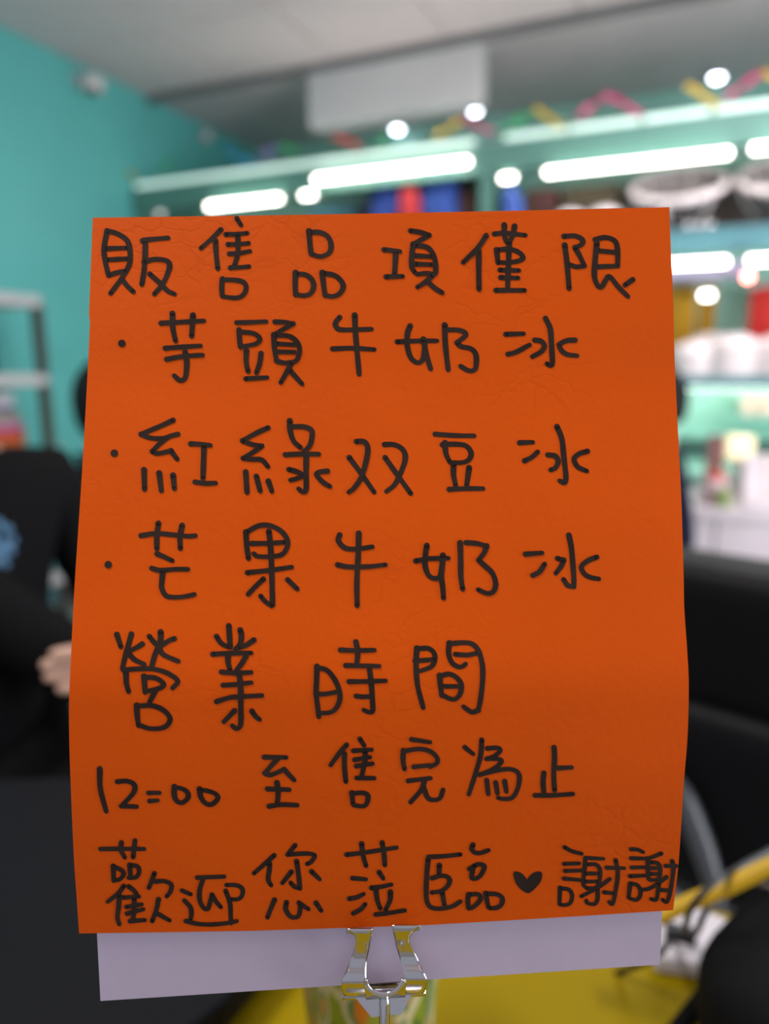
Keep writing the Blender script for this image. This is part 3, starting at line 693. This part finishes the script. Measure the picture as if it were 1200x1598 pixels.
# person A, behind the notice, only hair and shoulder seen
pA = atD(180, 800, 1.95); bA = Vector((pA.x, pA.y, 0)); yA = face_cam(pA)+1.75
_, _, stl = person(bA, yA, 'person with black hair and black top seated behind the notice, left side', {'l': ((.26, .1, .70), (.16, .32, .66)), 'r': ((-.26, .1, .70), (-.16, .32, .66))}, M['clothblack'], True, True, tl=-.07)
stool(bA, stl, 'round black stool under the black-haired person near the teal wall')
# person C, navy top, at the counter
pC = atD(1018, 800, 2.45); bC = Vector((pC.x, pC.y, 0)); yC = math.pi/2
_, LC, stl = person(bC, yC, 'person in a navy top seated behind the right edge of the notice', {'l': ((.25, .12, .72), (.14, .34, .70)), 'r': ((-.185, .12, .70), (-.10, .33, .74))}, M['navy'], tl=-.09)
stool(bC, stl, 'round black stool under the person in the navy top')

# ================================================================ THE NOTICE
LT = smooth_tab([(323, 145.5), (340, 145), (400, 142.5), (496, 139)])
LT2 = smooth_tab([(498, 141), (600, 136), (725, 129), (825, 122.5), (925, 116), (1025, 111), (1080, 108.5), (1125, 108), (1195, 109.5), (1327, 115), (1395, 119.5), (1460, 124)])
RT = smooth_tab([(320, 1044), (400, 1047), (460, 1050), (560, 1052.5), (690, 1058.5), (780, 1063), (900, 1066.5), (950, 1067.5), (1015, 1072), (1070, 1074.5), (1150, 1072.5), (1225, 1066.5), (1342, 1059), (1422, 1050), (1460, 1048)])
WD = smooth_tab([(300, 898), (340, 900), (500, 911), (600, 917), (725, 930), (825, 941), (925, 951), (1025, 962), (1075, 965), (1125, 963.5), (1195, 960), (1250, 955), (1327, 945), (1456, 925), (1560, 912)])
KW = .2035*F
def pd(y): return KW/interp(WD, y)
def left(y): return interp(LT, y) if y < 497 else interp(LT2, y)
def right(y): return interp(RT, y)
def top(x): return 340+(x-145)*(323.5-340)/899+1.5*math.sin((x-145)/899*math.pi)
def bot(x): return interp([(100, 1456.5), (250, 1454.5), (400, 1452), (660, 1443.5), (850, 1432.5), (1050, 1420), (1080, 1418)], x)
def pap(x, y, off=0.0): return atD(x, y, pd(y)-off)
nb = atD(600, 1500, pd(1500))
notice = thing('paper_notice', 'handwritten orange paper notice mounted on a white sheet held by a metal clip', 'sign', nb)
def sheet(name, fl, fr, ft, fb, off, m, nu=24, nv=110, thick=.0003):
    vs = []
    for j in range(nv+1):
        for i in range(nu+1):
            t, s = j/nv, i/nu
            x = 145+900*s; y = ft(x)+(fb(x)-ft(x))*t
            for _ in range(3):
                x = fl(y)+(fr(y)-fl(y))*s; y = ft(x)+(fb(x)-ft(x))*t
            vs.append(pap(x, y, -off))
    o = MB().add(vs, [(j*(nu+1)+i, j*(nu+1)+i+1, (j+1)*(nu+1)+i+1, (j+1)*(nu+1)+i) for j in range(nv) for i in range(nu)]).build(name, m, notice, True)
    sm = o.modifiers.new('thickness', 'SOLIDIFY'); sm.thickness = thick; sm.offset = 0; es = o.modifiers.new('crisp_edge', 'EDGE_SPLIT'); es.split_angle = math.radians(35)
    return o
orange = sheet('orange_sheet', left, right, top, bot, 0, M['paper'])
wl = lambda y: interp([(300, 158), (700, 150), (1000, 140), (1100, 138), (1300, 145), (1456, 151.5), (1560, 157)], y)
wr = lambda y: interp([(300, 1030), (700, 1040), (1000, 1050), (1100, 1052), (1300, 1045), (1424, 1033), (1505, 1029.5)], y)
white = sheet('white_sheet', wl, wr, lambda x: 352-(x-145)*.018, lambda x: 1561.5-(x-157)*(56.5/872), .0016, M['whitepaper'], 24, 110)
white['label'] = 'plain white backing sheet showing below the orange one'

STROKES = """# glyph|ox|oy|scale|strokes
販|140|330|4.615|125,140 105,250 108,340 135,460;125,140 200,160 270,210 290,290 288,370 262,430 210,510 150,590;135,460 200,440 262,425;110,268 270,262;125,348 275,340;235,490 270,535 315,578;380,212 400,205 565,190;400,215 398,330 390,430 375,525;390,365 460,345 540,350 575,380 560,450 520,530 465,595;432,450 500,510 560,570 612,595
售|140|330|4.615|945,130 880,195 800,265;905,210 910,300 922,412;1060,50 1090,98;980,165 1060,163 1135,155;1065,165 1068,240 1065,310 1040,395;995,237 1080,235 1145,228;1005,305 1080,300 1155,285;1012,405 1080,402 1148,396;955,485 950,550 955,610;955,490 1060,495 1115,515 1125,560 1100,605 1050,622 960,612
品|440|330|4.615|195,140 200,220 210,305;205,150 270,150 325,175 352,230 345,290 300,320 260,322 212,305;98,440 95,520 98,600;105,450 170,455 215,490 228,540 205,590 155,606 100,595;290,440 298,520 310,605;300,445 380,460 430,505 440,550 410,595 360,612 310,600
項|440|330|4.615|735,275 790,280 850,288;820,290 815,380 810,460;750,470 810,468 870,466;925,138 1000,150 1060,170 1060,170 1000,205 945,235 945,235 935,320 935,400 960,440;960,245 1040,255 1085,300 1105,370 1105,440 1090,455;1090,455 1040,445 975,452;955,318 1080,325;960,378 1080,382;1085,460 1030,510 975,545;1050,505 1100,550 1155,585
僅|700|330|4|235,150 180,230 90,318;188,245 188,370 190,485;285,140 350,135 480,148;348,85 348,140 360,185 375,195;412,92 400,150 375,195;378,190 375,300 368,490;300,240 308,320;305,240 380,235 440,255 465,290 430,310 370,318 308,318;320,365 440,368;325,412 435,415;295,492 475,492
限|700|330|4|725,210 740,330 752,480;720,155 790,152 835,175 830,205 790,225;790,225 820,280 848,338 848,338 800,345 750,330;915,175 980,162 1040,185 1055,250 1055,340;925,200 915,300 910,400 930,460 955,470 980,430 1005,405 1060,470 1120,530;935,245 1045,255;925,345 1055,340;1150,425 1100,460
・|170|480|4.615|93,258
芋|170|480|4.615|375,112 500,105 685,95;457,42 460,150 480,240;605,55 600,130 595,205;405,292 530,283 660,275;415,372 540,350 675,342;548,320 560,400 550,500 515,525 470,490
頭|360|480|4.615|43,108 150,105 256,100;60,160 63,230 71,285;68,175 163,185 208,220 183,260 83,280;113,310 111,390 125,460;218,330 208,400 185,470;108,512 183,508 263,503;318,102 390,105 450,115 450,115 380,155 310,195 310,195 315,290 330,385;320,200 420,205 480,250 495,310 480,370 450,395;330,385 390,398 450,390;330,260 460,268;335,318 460,320;440,395 400,470 360,540;425,450 470,500 515,550
牛|360|480|4.615|785,70 755,110 765,145 810,160 1015,155;893,55 900,200 925,480;735,297 880,292 1035,302
奶|600|480|7.5|300,215 270,300 265,430 300,570 370,640 430,630 460,560 475,400;150,400 380,390 615,388;455,370 480,500 510,620 540,715;705,205 710,400 725,560 745,725;740,260 860,262 940,290 945,330 900,370 850,410;850,410 900,455 1010,480 1070,550 1070,690 1040,735 980,735 890,685
冰|760|480|7.5|220,312 430,305;245,545 340,520 500,435;685,125 740,250 755,450 765,640 745,680 700,655;560,380 630,390 670,440 640,510 530,575;1030,380 940,385 860,420 845,445 880,510 950,550 1055,562
・|160|640|6|110,403
紅|160|640|6|660,95 540,150 360,225 360,225 450,260 560,265 630,245;705,225 620,250 540,310 465,385 465,385 520,405 640,380 640,380 700,460;388,560 393,740;530,590 550,755;660,610 672,735;825,315 930,320 1010,330;950,330 945,480 940,640;865,672 960,685 1060,682
綠|360|640|6|350,165 250,210 110,285 110,285 200,320 290,335 290,335 200,400 115,450 115,450 200,460 290,465 350,530;140,580 152,770;240,620 275,755;352,665 385,760;553,100 558,200 590,290 655,350;575,155 680,155 755,185 760,250 740,330 680,400;510,417 660,410 825,412;708,410 705,560 705,740 675,765 635,735;545,555 620,575 670,610 620,640 560,655;905,570 830,580 805,605 860,670 930,715
双|530|640|5|130,245 190,245 218,290 210,380 170,520 110,610 70,640;75,370 150,470 270,640;350,268 430,270 495,310 512,380 480,480 430,580 365,635;355,370 440,490 555,650
豆|530|640|5|745,187 900,198 1050,200;822,255 830,340 860,405;800,270 880,265 980,275 1025,330 1010,385 960,408 870,410;890,420 888,500 905,590;1010,450 1000,520 990,590;855,618 990,612 1120,612
冰|760|640|6|305,305 430,300;350,475 420,440 475,390;655,155 700,270 720,450 738,620 725,680 680,660;570,418 640,430 665,480 640,540 595,560;940,385 860,410 815,460 850,530 935,570
・|150|800|6|113,487
芒|150|800|6|420,215 560,195 700,205 860,220 930,215;583,100 568,220 568,340;805,120 785,220 788,335;570,385 640,415 715,450;520,520 600,540 740,530 860,530;625,545 615,640 615,710 660,780 760,792 860,780 920,765
果|360|800|4.615|110,140 115,240 128,330;115,140 200,95 280,92 360,130 405,190 405,250 370,300 300,315 200,315 165,295;275,135 290,300 300,640 290,665 250,640 215,600;150,222 280,220 390,212;120,432 280,415 440,392;235,478 180,530 125,588;410,482 480,550
牛|360|800|4.615|785,160 775,200 810,245 860,262 940,258 1020,245;922,150 918,300 908,500 910,670;770,375 850,390 1000,388 1115,375
奶|630|820|7.5|270,235 255,330 250,470 290,580 360,620 420,600 440,520 455,350;140,415 280,390 400,385 525,382;460,350 450,480 440,600 455,720 465,850;660,205 665,400 668,600 690,745;730,200 860,210 970,240 970,240 940,320 875,405;875,405 960,480 1040,560 1075,680 1050,770 980,795 870,750
冰|790|820|7.5|225,335 420,320;310,585 390,540 450,450;733,115 760,250 775,400 790,600 790,710;790,715 720,700 670,630;600,385 670,405 670,405 640,480 580,560;1060,370 960,410 880,480 910,560 980,605 1085,625
營|170|970|8.87|110,180 165,350;310,175 270,320 220,500 185,650;460,310 400,350 300,400;280,450 360,530 490,590;560,205 620,280 690,350;715,145 710,260 640,450 585,640;905,235 820,270 730,330;700,380 760,460 960,550;235,690 240,850 272,970;200,670 400,655 600,655 780,700 930,790 945,850 880,920;485,760 500,980;500,770 640,780 740,840 750,890 680,930 520,965;640,960 560,1120;385,1160 390,1300 410,1440;390,1170 600,1165 760,1230 845,1340 800,1440 700,1480 560,1480 440,1440
業|310|960|8.41|395,140 405,300 415,420;235,280 300,370 400,420;545,195 560,270 545,370 480,450;725,325 620,395 520,430;185,512 400,500 690,495;385,540 385,620 410,720;620,540 560,640 490,730;300,745 480,760 690,750;320,920 480,910 690,885;235,1135 400,1085 560,1070 830,1055;530,760 550,950 553,1200 550,1430 500,1490 440,1450;470,1255 330,1400;700,1260 750,1330 800,1370
時|480|990|8.571|125,430 120,600 115,800 150,1100;130,445 260,480 360,600 420,740 430,870 380,990 300,1045 160,1055;110,800 260,795 410,765;440,208 640,215 895,210;645,100 670,240 655,400;510,415 700,420 960,425;555,632 780,630 1045,620;830,480 850,640 865,850 870,1020 820,1040 750,1010;650,825 740,835 850,830
間|630|990|8.571|175,185 165,400 185,680 260,980;175,195 320,185 400,240 415,330 370,430 220,490;150,355 290,345 420,330;610,115 600,250 640,370 720,430 780,430 830,395;610,125 800,110 920,130 1000,220 1050,400 1055,600 1030,850 1000,1010;1000,1015 920,1040 860,1010 800,965;690,265 850,275 980,250;480,550 490,680 510,820;490,560 600,530 700,570 765,660 760,780 700,860 620,860 500,800;510,695 740,695
1|140|1170|5.4545|85,165 90,330 140,525
2|140|1170|5.4545|235,272 320,268 380,300 370,370 270,480 270,480 400,485
=|140|1170|5.4545|500,368 595,368;510,438 580,432
0|140|1170|5.4545|720,315 720,390 745,440 790,450 835,410 830,360 780,330 720,320
0|140|1170|5.4545|935,335 945,400 985,455 1040,465 1090,415 1070,375 1000,350 940,345
至|400|1140|6|75,250 280,252;200,265 140,330 80,400 80,400 140,415 260,365 260,365 355,465;193,490 205,580 195,690;105,548 310,555;120,710 240,695 385,700
售|400|1140|6|845,135 780,210 695,325;825,220 825,340 838,480;970,80 1010,140;910,190 1080,180;1020,195 1015,300 985,430;920,275 1065,250;935,335 1090,310;940,445 1105,447;895,585 905,690;900,590 1000,585 1045,610 1035,680 1000,710 910,700
完|610|1140|5.714|185,80 350,105;112,180 108,270 122,345;115,185 250,165 350,185 410,240 410,290 350,325;205,325 350,310;155,450 355,425;300,450 270,530 175,640;290,500 330,600 390,620 440,600 465,530
為|610|1140|5.714|660,150 735,210;810,85 800,220 750,400 695,570;860,160 950,155 975,180 920,230 850,255;860,250 960,255 985,280 920,340 790,395;790,395 980,350 1090,350 1145,400 1130,520 1080,600 1000,610 955,600;855,445 868,565;935,465 950,560;1015,455 1030,545
止|820|1150|12|535,200 545,400 530,700 545,1000;620,585 870,572;345,680 330,850 345,1040;180,1095 500,1095 890,1070
歡|140|1300|8.571|145,215 400,212 730,215;425,130 415,220 470,330;605,105 580,325;315,445 320,640;320,450 430,500 450,560 400,620 320,635;535,430 545,600;540,430 640,450 660,520 620,590 520,600;455,710 380,810 240,920;520,715 580,760 630,820;395,830 385,1000 370,1130 395,1220;445,865 660,850;595,870 595,1000 575,1180;490,990 695,955;500,1080 720,1020;540,1180 740,1165;865,540 830,640 790,735;880,650 1000,645 1090,690 1080,780 1030,850;920,890 890,1030 835,1180;890,1070 1070,1170
迎|270|1340|9.231|130,460 255,515;165,605 250,700 265,800 250,890;185,900 350,940 550,950 780,930 920,900;350,275 740,260;430,300 385,450 385,600 440,710 500,725 530,640 560,520;560,520 620,620 690,700;770,380 920,385 1000,440 990,540 930,585 830,585;760,465 820,640 830,800 835,930
您|380|1300|8.571|410,300 300,400 140,540;350,410 345,500 330,620 370,700;690,165 590,290 590,290 800,275 930,285 950,320 900,390 850,415;710,380 735,550 755,740;755,740 680,715 630,665;640,520 520,670;910,515 1020,620;415,895 370,1000 320,1130;575,930 565,1020 620,1110 690,1130 740,1100 760,990 740,930;750,940 870,1020;970,935 1040,1040
蒞|520|1300|8.571|180,290 400,265 850,195;380,145 400,300 440,440;655,130 680,280 690,430;260,605 440,620;615,525 670,610;215,880 320,860 410,815;270,1075 370,1020 430,950;510,735 640,720 780,690;570,750 590,900 630,1010;765,790 760,900 700,1030;570,1090 750,1070 960,1035
臨|650|1300|8|150,300 350,290 550,268;145,330 130,500 120,750 140,880 200,935 320,945 450,915 550,855;285,405 280,520;195,565 300,535 380,545 415,590 390,660 310,725 190,745;320,740 350,910;705,150 690,200 730,245 800,250 900,215;660,450 760,395 830,400 845,440 800,530 740,570 690,560 700,480 720,410;650,770 640,850 650,940;660,770 760,765 800,800 780,860 700,930 650,940;865,755 880,850 900,930;870,760 1000,765 1070,810 1060,890 1000,935 910,940
謝|790|1300|6.316|575,140 650,180 745,205;570,305 720,300;580,375 750,370;570,450 740,465;530,540 525,700;540,545 620,560 650,620 630,690 580,710 530,705;780,245 960,255;780,250 770,380 760,500 790,540;800,310 880,310 920,350 925,420 910,500 880,540 790,545;770,400 920,400;770,480 900,478;1020,455 900,540 740,625;900,550 900,650 870,700 800,690 790,665;990,342 1165,348;1080,270 1100,400 1080,560 1050,695 1015,680;965,585 1060,595
謝|960|1300|10|250,255 350,260 440,300;250,395 500,400;260,540 480,535;230,675 460,665;235,790 220,920 210,1010;240,790 340,810 390,880 390,980 330,1045 230,1020;720,320 600,370 510,400 510,400 510,550 520,700 560,740;560,460 660,470 700,530 700,640 660,730 560,730;550,550 690,550;550,640 690,640;800,690 650,800 530,870 430,885;680,780 670,900 640,1040 560,1030;785,515 960,515;890,440 910,550 880,800 840,1000 800,1080 740,1040;710,890 860,900"""
def ribbon(mb, pts, wpx, lift):
    pts = [p for i, p in enumerate(pts) if i == 0 or (p-pts[i-1]).length > .3]
    n = 9
    def disc(p, r):
        c = len(mb.v); k = 12
        mb.v.append(pap(p.x, p.y, lift)); mb.v += [pap(p.x+r*math.cos(2*math.pi*i/k), p.y+r*math.sin(2*math.pi*i/k), lift) for i in range(k)]
        mb.f += [[c, c+1+i, c+1+(i+1) % k] for i in range(k)]
    if len(pts) == 1: disc(pts[0], 6.0); return
    L = 0; tot = sum((b-a).length for a, b in zip(pts, pts[1:])); base = len(mb.v)
    ph = random.random()*9
    for i, p in enumerate(pts):
        t = (pts[min(i+1, len(pts)-1)]-pts[max(i-1, 0)]).normalized(); q = Vector((-t.y, t.x))
        if i: L += (p-pts[i-1]).length
        u = L/max(tot, 1); horiz = abs(t.x)
        ww = wpx*(1.02-.13*horiz)*(1.06-.12*u+.035*math.sin(L*.16+ph))*.5
        if i == 0: r0 = ww
        mb.v += [pap(p.x+q.x*ww, p.y+q.y*ww, lift), pap(p.x-q.x*ww, p.y-q.y*ww, lift)]
    mb.f += [[base+2*i, base+2*i+1, base+2*i+3, base+2*i+2] for i in range(len(pts)-1)]
    disc(pts[0], r0*1.04); disc(pts[-1], ww*.97)
lift_i = 0
WPX = {'1': 8.3, '2': 8.3, '=': 7.8, '0': 8.3, '謝': 6.8, '臨': 7.8, '迎': 7.4, '歡': 7.6, '您': 7.8, '蒞': 7.8, '止': 8.2, '完': 8.0, '為': 7.8, '至': 8.4, '售': 8.0, '營': 8.6, '業': 8.6, '時': 8.4, '間': 8.4, '頭': 8.2}
for line in STROKES.strip().splitlines():
    if line.startswith('#'): continue
    gch, ox, oy, s, st = line.split('|'); ox, oy, s = float(ox), float(oy), float(s)
    mb = MB()
    for stroke in st.split(';'):
        P = [Vector((ox+float(a)/s, oy+float(b)/s)) for a, b in (q.split(',') for q in stroke.split())]
        runs = [[P[0]]]
        for a_, b_ in zip(P, P[1:]):
            if (a_-b_).length < 1e-4: runs.append([b_])
            else: runs[-1].append(b_)
        for run in runs:
            if len(run) == 2: run = [run[0]+(run[1]-run[0])*k/4 for k in range(5)]
            else: run = catmull(run, 6)
            ribbon(mb, run, WPX.get(gch, 8.5), .00028+(lift_i % 40)*.000003); lift_i += 1
    me = bpy.data.meshes.new('handwriting'); me.from_pydata([tuple(v) for v in mb.v], [], [tuple(f) for f in mb.f])
    dot = gch == '・'
    obj('bullet_dot' if dot else 'written_character', me, M['ink'], orange)
# ink heart
H = [(68, 400), (78, 382), (100, 378), (125, 383), (155, 398), (185, 430), (205, 460), (228, 425), (258, 400), (290, 383), (320, 378), (345, 384), (356, 402), (353, 440), (340, 480), (310, 520), (270, 562), (230, 592), (200, 592), (175, 578), (135, 548), (100, 505), (80, 460)]
H = [(790+a/6.316, 1300+b/6.316) for a, b in H]
me = bpy.data.meshes.new('heart'); c = pap(790+205/6.316, 1300+515/6.316, .0003)
vs = [c]+[pap(a, b, .0003) for a, b in H]; n = len(H)
me.from_pydata([tuple(v) for v in vs], [], [(0, 1+i, 1+(i+1) % n) for i in range(n)])
obj('heart_mark', me, M['ink'], orange, label='small filled heart drawn in black marker')

# ================================================================ CLIP STAND
cs = thing('clip_stand', 'chrome clip on a thin rod gripping the bottom of the paper notice', 'clip', nb)
def strip(rows, nu=6):
    vs = []
    for (y, xl, xr_, off) in rows:
        for i in range(nu+1):
            s = i/nu; vs.append(pap(xl+(xr_-xl)*s, y, off))
    return MB().add(vs, [(j*(nu+1)+i, j*(nu+1)+i+1, (j+1)*(nu+1)+i+1, (j+1)*(nu+1)+i) for j in range(len(rows)-1) for i in range(nu)])
def rows_smooth(rows):
    P = catmull([Vector(r) for r in [(r[0], r[1], r[2]) for r in rows]], 5); Q = catmull([Vector((r[0], r[3]*1000)) for r in rows], 5)
    return [(p.x, p.y, p.z, q.y/1000) for p, q in zip(P, Q)]
armL = [(1454, 541, 580, .0036), (1449, 540, 581, .0048), (1447.5, 540, 581, .0062), (1450, 541, 581.5, .0074), (1455, 546, 581, .0076), (1460, 552.5, 580.5, .0072), (1466, 554.5, 579.5, .0064), (1480, 554, 577, .0046), (1496, 548, 573, .0036), (1508, 543, 571.5, .0046), (1521, 537.5, 571, .0064), (1532, 533.5, 572, .0072), (1542, 533, 576, .0062), (1550, 534.5, 583, .0042), (1555, 536, 592, .0020)]
armR = [(1449, 613, 654, .0036), (1444, 612, 655, .0048), (1442.5, 612, 655.5, .0062), (1445, 612, 655, .0074), (1451, 613, 651, .0076), (1457, 614, 643, .0072), (1464, 615.5, 639.5, .0064), (1477, 618, 641, .0046), (1493, 623, 650, .0036), (1505, 627, 656, .0046), (1517, 630, 661.5, .0064), (1528, 630, 665.5, .0072), (1537, 626, 666, .0062), (1545, 619, 664, .0042), (1551, 609, 661, .0020)]
for rows, off in ((armL, 0), (armR, 0)):
    a_ = strip(rows_smooth(rows)).build('clip_arm', M['chrome'], cs, True); sm = a_.modifiers.new('t', 'SOLIDIFY'); sm.thickness = .0007
# cross band joining the arms, curved top edge
vs = []; nu, nv = 24, 6
for j in range(nv+1):
    for i in range(nu+1):
        x = 571+(632-571)*i/nu
        ty = interp([(571, 1533), (576, 1541), (583, 1546.5), (592, 1549.5), (603, 1550), (613, 1547), (621, 1541), (627, 1533), (632, 1526)], x)
        by = 1556-(x-571)*.06
        t = j/nv; vs.append(pap(x, ty+(by-ty)*t, .0070-.0050*t**1.5-.0012*(1-abs(2*t-1))*0))
cb = MB().add(vs, [(j*(nu+1)+i, j*(nu+1)+i+1, (j+1)*(nu+1)+i+1, (j+1)*(nu+1)+i) for j in range(nv) for i in range(nu)]).build('clip_bridge', M['chrome'], cs, True)
cb.modifiers.new('t', 'SOLIDIFY').thickness = .0008
rim = catmull([Vector(pap(x, y, .0074)) for x, y in ((571, 1528), (573, 1536), (580, 1545), (592, 1549.5), (604, 1550), (615, 1546), (624, 1538), (629, 1528))], 5)
MB().tube(rim, .0006, 8).build('clip_rim', M['chrome'], cs, True)
# jaw plate below, and its twin behind the sheets
for off, nm in ((.0012, 'jaw_plate'), (-.0035, 'jaw_plate')):
    P = [(534, 1549), (536, 1555), (555, 1557.5), (580, 1588), (592, 1585.5), (608, 1584), (626, 1583.5), (642, 1553), (663, 1549), (664, 1543)] if off > 0 else [(536, 1530), (538, 1552), (556, 1557), (581, 1587), (626, 1582), (641, 1552), (660, 1545), (662, 1524)]
    n = len(P); fr = [pap(x, y, off) for x, y in P]; bk = [pap(x, y, off-.0008) for x, y in P]
    MB().add(fr+bk, [list(range(n)), list(range(n, 2*n))[::-1]]+[(i, (i+1) % n, n+(i+1) % n, n+i) for i in range(n)]).build(nm, M['chrome'], cs)
MB().tube([pap(534, 1553, -.0008), pap(664, 1546, -.0008)], .0016, 12).build('hinge_pin', M['chrome'], cs, True)
rtop = pap(600, 1563, .0030)
MB().lathe([(0, .0022), (.0012, .0018), (.0019, .0), (.0019, -.02)], rtop, 16).build('rod_tip', M['chrome'], cs, True)
MB().tube([rtop, Vector((rtop.x, rtop.y, TZ+.012))], .0018, 16).build('rod', M['chrome'], cs, True)
MB().lathe([(0, 0), (.036, 0), (.038, .002), (.038, .008), (.034, .012), (.006, .014), (.0, .016)], (rtop.x, rtop.y, TZ)).build('base', M['chrome'], cs, True)

# faded print on the black shirt, laid on the evaluated cloth surface
dg = bpy.context.evaluated_depsgraph_get()
sh_b = [c for c in rt.children if c.name.startswith('shirt')][0]
ev = sh_b.evaluated_get(dg); inv = ev.matrix_world.inverted()
mb = MB()
for (u, v, r) in PRINT_PTS:
    k = 14; ring = []; ok = True
    for i in range(k+1):
        rr = 0 if i == 0 else r*(1+.25*math.sin(i*2.3+u)); a = 2*math.pi*i/k
        dirv = ray(u+rr*math.cos(a), v+rr*math.sin(a)).normalized()
        hit, loc, nor, _ = ev.ray_cast(inv @ CF, (inv.to_3x3() @ dirv).normalized())
        if not hit: ok = False; break
        ring.append(ev.matrix_world @ loc-dirv*.0015)
    if ok: mb.add(ring, [(0, 1+i, 1+(i+1) % k) for i in range(k)])
if mb.v:
    me = bpy.data.meshes.new('print'); me.from_pydata([tuple(v) for v in mb.v], [], [tuple(f) for f in mb.f])
    pr_ = obj('shirt_print', me, M['blueprint'], sh_b, label='faded blue print')
